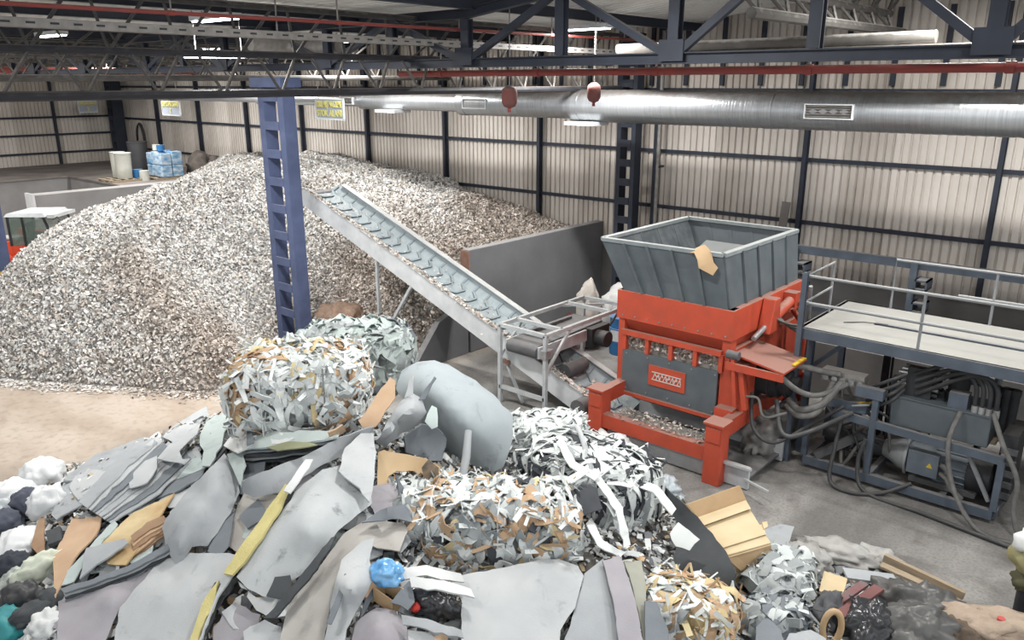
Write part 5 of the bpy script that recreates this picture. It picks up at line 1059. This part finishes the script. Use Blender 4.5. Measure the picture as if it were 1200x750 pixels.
S('folded_tab', 'small folded pale tab hanging on the moulded lid', 'scrap', M_G3, [(498, 494, 1.9), (506, 475, 2.0), (512, 478, 1.98), (513, 500, 1.8), (506, 503, 1.78)], .1, .012, seed=95)
S('brown_board', 'tan board standing between the bale and the curled half-tube', 'board', M_TANB, [(420, 493, 2.0), (457, 442, 2.38), (463, 446, 2.36), (463, 466, 2.2), (440, 500, 1.95), (427, 504, 1.9)], .1, .02, seed=96, warp=.005)
S('seat_shell', 'dark grey moulded seat shell under the curled half-tube', 'moulding', M_G5, [(474, 512, 1.62), (495, 497, 1.7), (514, 503, 1.62), (523, 514, 1.5), (517, 540, 1.28), (500, 540, 1.28), (476, 530, 1.4)], .1, .03, [(495, 518, 1.45)], seed=97, warp=.02)
S('tan_moulding', 'moulded tan panel with a curved cut-out', 'panel', mat('moulded_tan', 'd2ba97', .7, 0, 'c3a680', 3, .5), [(443, 530, 1.72), (450, 527, 1.75), (497, 537, 1.66), (515, 548, 1.58), (513, 568, 1.4), (500, 566, 1.4), (485, 552, 1.52), (465, 552, 1.54), (455, 558, 1.5), (450, 580, 1.38), (442, 570, 1.44)], .1, .03, seed=98, warp=.01, step=6)
S('dark_scrap', 'dark mottled scrap on the moulded tan panel end', 'scrap', mat('mottled', '7a6a58', .8, 0, '3f3d3a', 9, .8), [(494, 548, 1.66), (502, 538, 1.72), (514, 548, 1.66), (514, 566, 1.5), (500, 570, 1.48)], .1, .015, rag=1, seed=99)
a, b = g(541, 566, 1.3), g(549, 505, 1.78)
fr = MB().tube([a, Vector(a).lerp(Vector(b), .5) + Vector((.02, 0, 0)), b], .05, 10, [.05, .055, .045]).build('foam_rod', M_G2, None, 60); tag(fr, 'grey foam rod standing up against the moulded lid', 'rod')
a, b = g(690, 548, 1.3), g(679, 497, 1.62)
fr = MB().tube(spline([a, Vector(a).lerp(Vector(b), .6), Vector(b) + Vector((-.04, 0, -.06)), Vector(b) + Vector((-.12, -.05, -.06))]), .035, 10).build('foam_rod', M_G1, None, 60); tag(fr, 'thin hooked pale rod sticking up from the white strip bale', 'rod')
# front sheets
S('front_sheet', 'broad smooth grey sheet lying flat before the tan and white bale', 'sheet', M_G1, [(540, 755), (541, 704), (527, 678), (560, 670), (596, 664), (633, 656), (655, 655), (677, 663), (684, 675), (674, 712), (657, 738), (650, 755)], .16, .016, seed=100, warp=.012)
S('front_sheet', 'narrow grey sheet overlapped by the broad smooth one', 'sheet', M_G2, [(652, 755), (673, 716), (685, 672), (700, 660), (707, 654), (718, 690), (733, 755)], .13, .016, seed=101, warp=.01)
S('front_sheet', 'upright mauve-grey panel beside the narrow grey sheet', 'panel', M_G4, [(706, 657), (725, 650), (731, 660), (745, 705), (758, 755), (733, 755), (718, 700)], .19, .02, seed=102, warp=.005)
S('olive_board', 'olive-grey panel edge standing behind the mauve-grey panel', 'panel', mat('olive_grey', 'a3a498', .8, 0, '92938a', 4, .5), [(731, 657), (752, 656), (757, 690), (759, 755), (752, 735), (742, 690)], .14, .02, seed=103, warp=.005)
S('bent_board', 'bent blue-grey panel at the corner of the tan strip bale', 'panel', M_G5, [(756, 704), (770, 705), (783, 738), (787, 755), (757, 755)], .2, .02, seed=104, warp=.01)
# right: dark panel, box
S('charcoal_board', 'big charcoal panel standing between the white strips and the cardboard box', 'panel', M_G6, [(768, 562, .95), (795, 585, .95), (822, 612, .92), (850, 645, .9), (862, 672, .85), (860, 715, .45), (832, 728, .35), (803, 695, .5), (789, 655, .65), (797, 618, .75), (776, 582, .8)], .1, .03, seed=110, warp=.005)
S('torn_scrap', 'pale torn rim piece at the corner of the charcoal panel', 'scrap', M_G3, [(848, 705, .62), (858, 680, .85), (862, 700, .75), (856, 722, .55)], .1, .02, seed=111)
S('red_scrap', 'small red scrap at the foot of the charcoal panel', 'scrap', mat('red_scrap', 'b0413a', .7), [(857, 712, .6), (862, 704, .66), (864, 718, .55), (859, 722, .52)], .1, .02, seed=112)
S('grey_underlay', 'pointed grey sheet sticking out under the cardboard box', 'sheet', M_G2, [(893, 622), (914, 614), (931, 617), (922, 640), (908, 672), (892, 688), (866, 682), (880, 660)], .1, .015, seed=113, warp=.01)
bx = thing('cardboard_box', g(860, 660, .2), 'open cardboard box lying askew by the charcoal panel', 'box')
q = {'D': g(817, 608, .82), 'C': g(873, 587, .78), 'G': g(903, 636, .72), 'Fq': g(850, 651, .76)}
lowz = [np.array([p[0], p[1], .25]) for p in (q['D'], q['C'], q['G'], q['Fq'])]
MB().hexa([lowz[3], lowz[2], lowz[1], lowz[0], q['Fq'], q['G'], q['C'], q['D']]).build('carton', M_CARDP, bx)
A1, B1 = g(803, 591, 1.02), g(865, 569, .98)
nv = np.array([.02, -.02, 0]); up_ = MB().ext([q['D'], q['C'], B1, A1], (.015, .02, .0)).build('flap', M_CARD, bx)
MB().hexa([np.array(p) for p in (g(818, 607, .83), g(874, 587, .79), g(880, 596, .79), g(824, 616, .83), g(818, 606, .86), g(874, 586, .82), g(880, 596, .81), g(824, 616, .85))]).build('fold', M_CARDP, bx)
MB().hexa([np.array(p) for p in (g(838, 634, .78), g(893, 614, .75), g(898, 626, .73), g(844, 643, .77), g(838, 634, .80), g(893, 614, .77), g(898, 626, .75), g(844, 643, .79))]).build('fold', M_CARDP, bx)
MB().ext([g(893, 613, .78), g(899, 612, .8), g(900, 618, .77), g(895, 621, .76)], (0, 0, .015)).build('torn_tab', M_CARDP, bx)
MB().ext([g(851, 653, .74), g(903, 638, .70), g(905, 650, .5), g(868, 668, .5)], (.01, -.015, 0)).build('side_flap', M_CARD, bx)
# right flat debris
S('tan_foam', 'scalloped tan foam offcut among the dark tarpaulins', 'foam', M_CARDP, [(960, 692), (966, 669), (978, 673), (993, 678), (990, 690), (985, 700), (972, 699)], .16, .04, seed=120)
def plank(a, b, w, h, m, label): return tag(MB().beam(a, b, w, h).build('plank', m), label, 'plank')
plank(g(1036, 653, .22), g(1130, 698, .12), .06, .1, M_WOOD, 'long pale wooden batten at the edge of the debris towards the power unit')
plank(g(1032, 662, .2), g(1125, 703, .06), .12, .03, M_WOOD, 'wide pale board lying along the long wooden batten')
plank(g(983, 722, .42), g(1030, 689, .36), .12, .04, mat('red_wood', '7d5553', .85, 0, '6b4a49', 5, .6), 'reddish painted plank lying across the dark tarpaulins')
plank(g(970, 714, .38), g(1013, 684, .34), .1, .04, mat('grey_wood', '6f6a6a', .85, 0, '7d4f50', 5, .6), 'grey plank beside the reddish painted plank')
plank(g(990, 672, .25), g(1050, 680, .2), .22, .03, M_G2, 'grey flat board lying behind the dark tarpaulin')
S('grey_sheet', 'smooth grey sheet corner at the front edge of the right debris', 'sheet', M_G5, [(880, 755), (886, 735), (898, 722), (915, 738), (930, 755)], .25, .015, seed=121)
S('grey_sheet', 'pale rounded sheet beside the smooth grey sheet corner', 'sheet', M_G2, [(905, 755), (925, 742), (950, 738), (968, 748), (970, 755)], .22, .015, seed=122)
tp = mat('dark_tarp', '4a4a4a', .4, 0, '5f5e5c', 4, .6, spec=.5); tpw = mat('grey_tarp', 'b2b1ae', .6, 0, '8c8a87', 5, .6); blk = mat('black_plastic', '2c2d30', .25, 0, '3c3d40', 4, .6, spec=.6)
def L_(x, y, z, s, m, label, cat, seed, name, crease=.5, rz=0, n=4, amp=.22): return lump(name, g(x, y, z), s, m, label, cat, seed, amp, 2.0, n, R(rz), crease)
L_(1068, 708, .16, (.5, .3, .26), tp, 'large dark grey crumpled tarpaulin behind the reddish plank', 'tarpaulin', 31, 'tarpaulin', .6, 20)
L_(1065, 738, .25, (.45, .3, .28), tp, 'folded dark tarpaulin in front of the larger one', 'tarpaulin', 32, 'tarpaulin', .6, 40)
L_(1015, 735, .25, (.32, .3, .28), blk, 'black crumpled plastic below the reddish plank', 'plastic', 33, 'black_plastic', .6)
L_(985, 650, .1, (.5, .25, .16), tpw, 'grey flattened tarpaulin at the floor edge of the debris', 'tarpaulin', 34, 'tarpaulin', .6, 10)
L_(1022, 655, .06, (.34, .2, .14), tpw, 'pale folded cloth beside the long wooden batten', 'cloth', 35, 'folded_cloth', .6, 30)
L_(945, 655, .12, (.3, .3, .15), tpw, 'grey crumpled sheet beyond the white layered bale', 'cloth', 36, 'folded_cloth', .6, 60)
L_(970, 720, .25, (.15, .3, .25), mat('dark_cloth', '5a5b5e', .8, 0, '47484b', 5, .6), 'dark cloth hanging beside the tan loop', 'cloth', 37, 'folded_cloth', .5, 0)
L_(1150, 735, .16, (.55, .32, .2), mat('tan_carpet', 'a89888', .95, 0, '948475', 5, .6, bump=.4, bscale=40), 'folded tan carpet with a small red mark', 'carpet', 38, 'carpet', .6, 30)
L_(1190, 742, .16, (.4, .3, .22), mat('tan_carpet', 'b5a08e'), 'second tan carpet roll beyond the folded one', 'carpet', 39, 'carpet', .35, 10)
L_(1112, 745, .2, (.3, .2, .2), mat('brown_cloth', '6a5c50', .9, 0, '574b41', 5, .6), 'brown cloth between the dark tarpaulin and tan carpet', 'cloth', 40, 'folded_cloth', .5)
mk = g(1173, 727, .33); tag(MB().tube([(mk[0], mk[1] - .0, mk[2] - .01), (mk[0], mk[1], mk[2] + .03)], .04, 12).build('red_emblem', mat('emblem_red', 'b5504c', .7), None, 40), 'small round red mark on the tan carpet', 'emblem')
lp = g(975, 735, .42); tag(MB().tube([(lp[0] + math.cos(R(a)) * .1 * .75, lp[1] + math.cos(R(a)) * .1 * .65, lp[2] + math.sin(R(a)) * .2) for a in range(0, 361, 18)], .035, 8).build('felt_loop', M_CARD, None, 60), 'loop of tan felt strip standing among the dark cloth', 'loop')
# post with bags at the right edge
ps = thing('bagged_post', g(1196, 725, 0), 'dark post draped with a white and olive bag by the tan carpet', 'post')
pp_ = g(1196, 720, 0); MB().cyl((pp_[0], pp_[1], 0), (pp_[0], pp_[1], .85), .09, 12).build('post', M_DARKTUBE, ps, 40)
for s_, zc, m_, sd in (((.2, .2, .18), .95, M_G8, 51), ((.23, .22, .2), .75, mat('olive_bag', '938d66', .7, 0, '7a7658', 5, .6), 52), ((.17, .2, .17), .48, mat('olive_dark', '5c5a44', .8, 0, '46452f', 5, .6), 53)):
    o = nobj('bag', lump_mesh('bag', None, *s_, m_, sd, .25, 2.2, 3, 0, .5), ps); o.location = Vector((pp_[0], pp_[1], zc)) - Vector(ps['_o'])
# plastic film heap by the shredder leg
M_FILM = mat('clear_film', 'c3cbd0', .3, 0, '9ba6ad', 6, .7, spec=.5)
L_(745, 558, .2, (.42, .35, .28), M_FILM, 'bundle of crumpled clear film beside the shredder leg', 'film', 60, 'plastic_film', .7)
L_(772, 572, .15, (.3, .3, .2), M_FILM, 'smaller clump of clear film before the shredder leg', 'film', 61, 'plastic_film', .7)
L_(718, 528, .25, (.4, .3, .25), mat('white_film', 'd3d5d4', .5, 0, 'b3b6b7', 5, .6), 'white crumpled film on the back of the strip bale', 'film', 62, 'plastic_film', .7)
# bags left
M_WB = mat('white_bag', 'e6e8e9', .45, 0, 'cfd2d5', 4, .5); M_NB = mat('navy_cloth', '565b68', .8, 0, '454956', 5, .6); M_TEAL = mat('teal_bag', '2f7f86', .5, 0, '3c8f92', 4, .5)
for (x, y, z, s, m, l, cat) in ((50, 556, .28, (.33, .3, .25), M_WB, 'round white bag sitting highest at the edge of the tan floor', 'bag'), (18, 580, .22, (.35, .3, .22), M_WB, 'white bag slumped left of the round white bag', 'bag'), (55, 592, .42, (.22, .25, .3), M_WB, 'white bag tucked against the flat slate-grey panel', 'bag'),
        (33, 590, .42, (.28, .2, .2), M_NB, 'dark blue-grey cloth between the white bags', 'cloth'), (8, 615, .3, (.22, .22, .2), M_NB, 'dark blue-grey cloth at the left of the bags', 'cloth'), (25, 640, .35, (.35, .3, .2), M_WB, 'white crumpled bag below the dark cloth', 'bag'), (5, 600, .3, (.2, .2, .2), mat('clear_bag', 'c9cfd2', .35, 0, 'aab2b6', 4, .6), 'clear plastic bag beside the left white bag', 'bag'),
        (15, 662, .38, (.25, .2, .14), mat('navy_mesh', '343843', .8, 0, '2b2e38', 8, .5), 'navy mesh cloth above the pale tangle', 'cloth'), (25, 682, .36, (.28, .2, .14), mat('pale_tangle', 'c6cdc4', .7, 0, '5f6465', 9, .8), 'tangle of pale straps on the navy mesh cloth', 'straps'), (48, 668, .45, (.14, .3, .2), mat('cream_wrap', 'd3d8c9', .6, 0, 'bcc3b3', 5, .6), 'cream plastic wrap hanging beside the tan packing card', 'wrap'),
        (28, 705, .38, (.25, .22, .22), mat('black_moulding', '3a3b3e', .5, 0, '2d2e31', 5, .5), 'black rounded moulding below the pale tangle', 'moulding'), (12, 735, .3, (.28, .22, .2), M_TEAL, 'teal plastic bag at the front left of the pile', 'bag'), (55, 735, .36, (.22, .2, .18), M_G8, 'white crumpled scrap beside the teal bag', 'scrap'), (40, 720, .42, (.15, .25, .14), M_G6, 'charcoal strap lying over the black moulding', 'strap'), (60, 705, .45, (.16, .16, .14), M_G6, 'charcoal crumpled piece at the edge of the mauve-grey sheet', 'scrap')):
    L_(x, y, z, s, m, l, cat, x * 3 + y, {'bag': 'bag', 'cloth': 'cloth', 'straps': 'strap_tangle', 'wrap': 'plastic_wrap', 'moulding': 'moulding', 'scrap': 'crumpled_scrap', 'strap': 'strap'}[cat], .25 if cat == 'bag' else .3)
S('black_block', 'dark grey block beside the tan packing card', 'block', M_G6, [(53, 622), (70, 616), (72, 632), (56, 638)], .14, .06, seed=130)
S('card_offcut', 'brown card edge between white bag and dark block', 'cardboard', M_BROWN, [(36, 640), (46, 608), (52, 606), (52, 645), (45, 650)], .14, .02, seed=131)
# blue bag, black bag, cloth by the arched sheet
L_(453, 672, 1.28, (.17, .15, .14), mat('blue_film', '3d8fd0', .15, 0, '8fc0e6', 7, .7, spec=.7), 'bright blue crumpled plastic bag in a small carton', 'bag', 71, 'blue_bag', .35)
cbx = thing('small_carton', g(452, 700, 1.0), 'small open brown carton holding the blue bag', 'box')
S_ = g(437, 688, 1.2), g(460, 704, 1.12), g(472, 690, 1.2), g(450, 678, 1.26)
for i in range(4):
    a, b = Vector(S_[i]), Vector(S_[(i + 1) % 4]); MB().ext([a, b, b - Vector((0, 0, .16)), a - Vector((0, 0, .16))], (.008, .008, 0)).build('side', M_CARD, cbx)
L_(510, 705, 1.02, (.3, .16, .16), blk, 'shiny black refuse bag by the blue bag', 'bag', 72, 'black_bag', .6, 10)
for i, (a, b, c_, l) in enumerate((((462, 668), (500, 662), (540, 672), 'white folded cloth strip highest above the black refuse bag'), ((480, 676), (520, 680), (552, 690), 'white cloth strip lying on the black refuse bag'), ((470, 720), (500, 725), (540, 738), 'grey cloth strip in front of the black refuse bag'), ((478, 738), (505, 742), (540, 750), 'pale cloth strip at the foot of the grey one'))):
    S('cloth_strip', l, 'cloth', [M_G8, M_G8, M_G2, M_G1][i], [a, b, c_, (c_[0] + 4, c_[1] + 10), (b[0], b[1] + 12), (a[0] + 2, a[1] + 12)], .26, .02, warp=.1, seed=140 + i)
S('grey_wedge', 'grey folded wedge behind the black refuse bag', 'scrap', M_G5, [(458, 706), (470, 690), (480, 680), (486, 705), (478, 715)], .22, .02, seed=146)
L_(487, 712, 1.05, (.05, .05, .05), mat('red_bits', 'c03a34', .5), 'small red scrap beside the black refuse bag', 'scrap', 73, 'red_scrap', .5, n=3)

# ------------------------------------------------------------------ bales: a core, straps and strips one by one
def bale(name, c, size, yaw, n, cols, label, Lr=(.3, .6), wr=(.05, .1), piece='strip', seed=0, core=None, align=.5, straps=2, tilt=0, zones=None, group=None, fine=260, fold=.5, fs=(.06, .17, (.1, .26))):
    rs = random.Random(seed); t = thing(name, c, label, 'bale', group); t.rotation_euler = (tilt, 0, yaw); sx, sy, sz = (s / 2 for s in size)
    bm = bmesh.new(); bmesh.ops.create_cube(bm, size=2); bmesh.ops.subdivide_edges(bm, edges=bm.edges, cuts=17, use_grid_fill=True)
    for v in bm.verts:
        p = v.co; k = max(abs(p.x), abs(p.y), abs(p.z)); q = p.normalized(); q = p * .72 + q * .38; d = 1 + .13 * mnoise.noise(p * 2.3 + Vector((seed, 0, 0))); e_ = abs(mnoise.noise(Vector((p.x * 5, p.y * 5, p.z * 2.2)) + Vector((0, seed, 0)))) + .6 * abs(mnoise.noise(Vector((p.x * 9, p.y * 4, p.z * 5)) + Vector((seed, 0, 3)))); v.co = Vector((q.x * sx, q.y * sy, q.z * sz)) * d * (.78 + .14 * e_)
    me = bpy.data.meshes.new('core'); bm.to_mesh(me); bm.free(); me.materials.append(core or M_G5); me.polygons.foreach_set('use_smooth', [True] * len(me.polygons))
    o = bpy.data.objects.new('core', me); COL.objects.link(o); o.parent = t
    faces = [('t', size[0] * size[1] * 1.25), ('f', size[0] * size[2] * 1.1), ('l', size[1] * size[2] * .8), ('r', size[1] * size[2] * .8)]
    S3 = np.array([sx, sy, sz])
    def proj(p): return p / (np.sum((p / S3) ** 4)) ** .25
    def nrm(p):
        q = (p / S3) ** 3 / S3; return q / np.linalg.norm(q)
    for i in range(n):
        r_ = rs.uniform(0, sum(f[1] for f in faces)); fc = 't'
        for f in faces:
            if r_ < f[1]: fc = f[0]; break
            r_ -= f[1]
        u, v = rs.uniform(-1, 1), rs.uniform(-1, 1)
        p = proj(np.array({'t': (u * sx, v * sy, sz), 'f': (u * sx, -sy, v * sz), 'l': (-sx, u * sy, v * sz), 'r': (sx, u * sy, v * sz)}[fc], float)); p0 = p.copy()
        main = np.array([1., 0, 0]) if fc in 'tf' else np.array([0, 1., 0])
        if fc != 't' and rs.random() < fold: main = np.array([.15, 0, 1.])
        t_ = main * align + np.array([rs.gauss(0, .6) for _ in range(3)]); L = rs.uniform(*Lr); w = rs.uniform(*wr); k = max(6, int(L / .055)); ds = L / k; turn = rs.gauss(0, .9) / k; tw = rs.uniform(-.5, .5); ph = rs.uniform(0, 6); wf = rs.uniform(5, 9); lift = rs.uniform(-.01, .05); am = rs.uniform(.01, .035)
        pts, wv = [], []
        for s_ in range(k + 1):
            nn = nrm(p); t_ = t_ - nn * (t_ @ nn); t_ /= np.linalg.norm(t_); bv = np.cross(nn, t_)
            f = s_ / k; an = tw * (f - .5) * 2 + .45 * math.sin(ph + f * wf); e_ = .5 + .5 * (1 - abs(2 * f - 1) ** 3)
            pts.append(p + nn * (lift + am * math.sin(ph * 2 + f * wf * 1.3))); wv.append((bv * math.cos(an) + nn * math.sin(an)) * w * e_ * rs.uniform(.85, 1.1))
            t_ = t_ + bv * (turn + rs.gauss(0, .12)); p = proj(p + t_ / np.linalg.norm(t_) * ds)
        cl = zones(Vector(p0), cols) if zones else cols
        col = rs.choices([x[0] for x in cl], [x[1] for x in cl])[0]
        o = bpy.data.objects.new(piece, strip_mesh(piece, pts, [Vector(q) for q in wv], .012, col).mesh(piece, col, smooth=60)); COL.objects.link(o); o.parent = t
    # the fine crumpled ends between the strips: too many and too small to pick apart
    rn = np.random.RandomState(seed); m_ = int(fine * size[0] * size[1]); fw_ = np.array([f[1] for f in faces]); fi = rn.choice(4, m_, p=fw_ / fw_.sum()); u = rn.uniform(-1, 1, m_); v = rn.uniform(-1, 1, m_); bb_ = 1 - .12 * np.maximum(abs(u), abs(v)) ** 4; o1 = np.ones(m_)
    PP = np.select([(fi == k)[:, None] for k in range(4)], [np.c_[u * sx, v * sy, sz * bb_], np.c_[u * sx, -sy * bb_, v * sz], np.c_[-sx * bb_, u * sy, v * sz], np.c_[sx * bb_, u * sy, v * sz]])
    NN = np.select([(fi == k)[:, None] for k in range(4)], [np.c_[u * .4, v * .4, o1], np.c_[u * .4, -o1, v * .5], np.c_[-o1, u * .4, v * .5], np.c_[o1, u * .4, v * .5]]); NN /= np.linalg.norm(NN, axis=1)[:, None]
    V, Q = flakes(m_, PP[:, :2] * .98, PP[:, 2] * .98, NN, fs[0], fs[1], fs[2], .05, .75, seed + 50)
    o = nobj('fine_ends', np_mesh('fine_ends', V, Q, ramp_mat('ends_' + name + str(seed), [(HEX[x[0].name], x[1]) for x in cols], .85))); o.parent = t; o['kind'] = 'stuff'
    for k in range(straps):
        x = (-.5 + (k + .5) / straps) * size[0] * .9; e = 1.03
        pts = [(x, -sy * e, -sz), (x, -sy * e, sz * .8), (x, -sy * .85, sz * e), (x, sy * .85, sz * e), (x, sy * e, sz * .8), (x, sy * e, -sz)]
        o = bpy.data.objects.new('strap', MB().tube(spline(pts, 5), .01, 6).mesh('strap', M_CHROME if k % 2 else M_G8)); COL.objects.link(o); o.parent = t
    return t
W1 = grey('trim_white', 'dfe3e2', 'c9cecd'); W2 = grey('trim_offwhite', 'cfd4d3', 'b9bfbf'); T1 = mat('trim_tan', 'c0a487', .85, 0, 'ae9072', 4, .6); T2 = mat('trim_straw', 'd3c39b', .85, 0, 'c2ad82', 4, .6); K1 = mat('trim_charcoal', '43464c', .7, 0, '35383d', 4, .6); G_ = grey('trim_grey', 'a3a8a9', '8c9293'); GG = grey('trim_green', 'b3bdbb', 'a2adab')
HEX = {'trim_white': 'dfe3e2', 'trim_offwhite': 'cfd4d3', 'trim_tan': 'c0a487', 'trim_straw': 'd3c39b', 'trim_charcoal': '43464c', 'trim_grey': 'a3a8a9', 'trim_green': 'b3bdbb', 'slate_grey': '7f858b'}
CY = YAW; W1C = W2; GGC = GG
def zone1(p, c):
    if p.x < -.55 and p.y < .1: return [(T1, 8), (W1, 1), (T2, 1)]
    if p.x > .55: return [(T1, 4), (W1, 4), (G_, 1)]
    if p.y > .2 and p.z > .2: return [(T2, 4), (W1, 5), (G_, 1)]
    return c
bale('trim_bale', g(353, 452, 2.12), (1.75, 1.35, .95), CY + R(6), 300, [(W1, 9), (W2, 4), (G_, 1.2), (T2, .8)], 'bale of white trimmings with a tan end at the foot of the blue column', (.3, .7), (.06, .12), 'strip', 1, W1C, .3, 2, 0, zone1, fold=.7)
bale('sheet_bale', g(418, 418, 1.75), (1.75, 1.2, 1.0), CY - R(4), 130, [(GG, 8), (G_, 2), (M_G5, 1)], 'bale of pale green-grey sheet offcuts behind the white trimmings', (.35, .65), (.18, .34), 'offcut', 2, GGC, .5, 1, fine=120)
bale('strip_bale', g(688, 570, .85), (1.75, 1.25, 1.05), CY - R(38), 290, [(W1, 7), (W2, 5), (K1, 4.5), (G_, 1.5)], 'bale of long white and charcoal strips in front of the shredder', (.6, 1.3), (.07, .13), 'strip', 3, M_G5, 1.3, 3, fine=120, fold=.15)
bale('strip_bale', g(640, 520, .75), (1.2, .9, .8), CY + R(10), 150, [(W1, 5), (W2, 6), (G_, 2)], 'small heap of white crumpled strips beside the moulded lid', (.35, .7), (.08, .15), 'strip', 4, W1C, .3, 0)
bale('mixed_bale', g(588, 618, 1.12), (1.75, 1.0, .9), CY - R(4), 260, [(W1, 6), (W2, 4), (T1, 3.4), (K1, 1.4), (G_, 3), (T2, 1)], 'bale of white, tan and dark fabric folds behind the broad smooth sheet', (.25, .5), (.08, .15), 'strip', 5, G_, .1, 1, fine=200, fold=.85)
bale('mixed_bale', g(505, 598, 1.22), (.75, .85, .55), CY + R(20), 110, [(W1, 6), (G_, 3), (T1, 2), (W2, 3)], 'clump of white crumpled fabric folds below the moulded tan panel', (.25, .45), (.08, .15), 'strip', 6, G_, .1, 0, fine=200)
bale('tan_bale', g(805, 725, .45), (.95, .8, .7), CY - R(30), 140, [(T1, 4), (T2, 3), (W1, 5), (G_, 1)], 'bale of tan and white strips before the charcoal panel', (.3, .6), (.06, .11), 'strip', 7, T2, .8, 1, fine=200)
bale('layer_bale', g(912, 682, .3), (.9, .7, .5), CY + R(65), 90, [(W2, 5), (G_, 6), (W1, 1)], 'flat bale of layered white sheets beside the cardboard box', (.4, .7), (.12, .22), 'offcut', 8, G_, 1.5, 0, fine=120)
bale('layer_bale', g(905, 728, .3), (.7, .5, .45), CY + R(20), 90, [(G_, 6), (M_G5, 4), (W2, 2)], 'bale of thin grey layers at the front of the right debris', (.3, .5), (.06, .12), 'strip', 9, M_G5, 1.5, 0, fine=120)
S('charcoal_flap', 'charcoal cloth flap lying on the white strip bale', 'cloth', K1, [(648, 590, 1.42), (655, 585, 1.46), (683, 566, 1.5), (700, 572, 1.46), (706, 596, 1.32), (680, 606, 1.3), (665, 612, 1.26)], .1, .015, warp=.08, seed=150)
S('hanging_flap', 'white scrap hanging off the strip bale over the charcoal panel', 'scrap', W1, [(785, 625, 1.05), (795, 612, 1.12), (820, 632, 1.02), (808, 645, .95), (792, 640, .96)], .1, .012, warp=.04, seed=151)
for k, (a, b) in enumerate((((655, 515), (700, 560)), ((700, 560), (735, 640)), ((640, 560), (690, 548)), ((735, 560), (790, 600)), ((690, 610), (730, 650)))):
    n_ = Vector((b[0] - a[0], b[1] - a[1])).normalized(); o_ = (-n_.y * 4.5, n_.x * 4.5); mm = ((a[0] + b[0]) / 2 + n_.y * (9 if k % 2 else -9), (a[1] + b[1]) / 2 - n_.x * (9 if k % 2 else -9)); z0 = [1.42, 1.45, 1.45, 1.2, 1.2][k]; z1 = [1.5, 1.15, 1.5, 1.05, 1.0][k]
    S('long_strip', 'long loose white strip lying over the white and charcoal bale', 'strip', W1 if k != 2 else W2, [(a[0] - o_[0], a[1] - o_[1], z0), (mm[0] - o_[0], mm[1] - o_[1], (z0 + z1) / 2 + .08), (b[0] - o_[0], b[1] - o_[1], z1), (b[0] + o_[0], b[1] + o_[1], z1), (mm[0] + o_[0], mm[1] + o_[1], (z0 + z1) / 2 + .08), (a[0] + o_[0], a[1] + o_[1], z0)], .1, .014, group='loose white strips', warp=.03, seed=160 + k)

for o in bpy.data.objects:
    if '_o' in o: del o['_o']
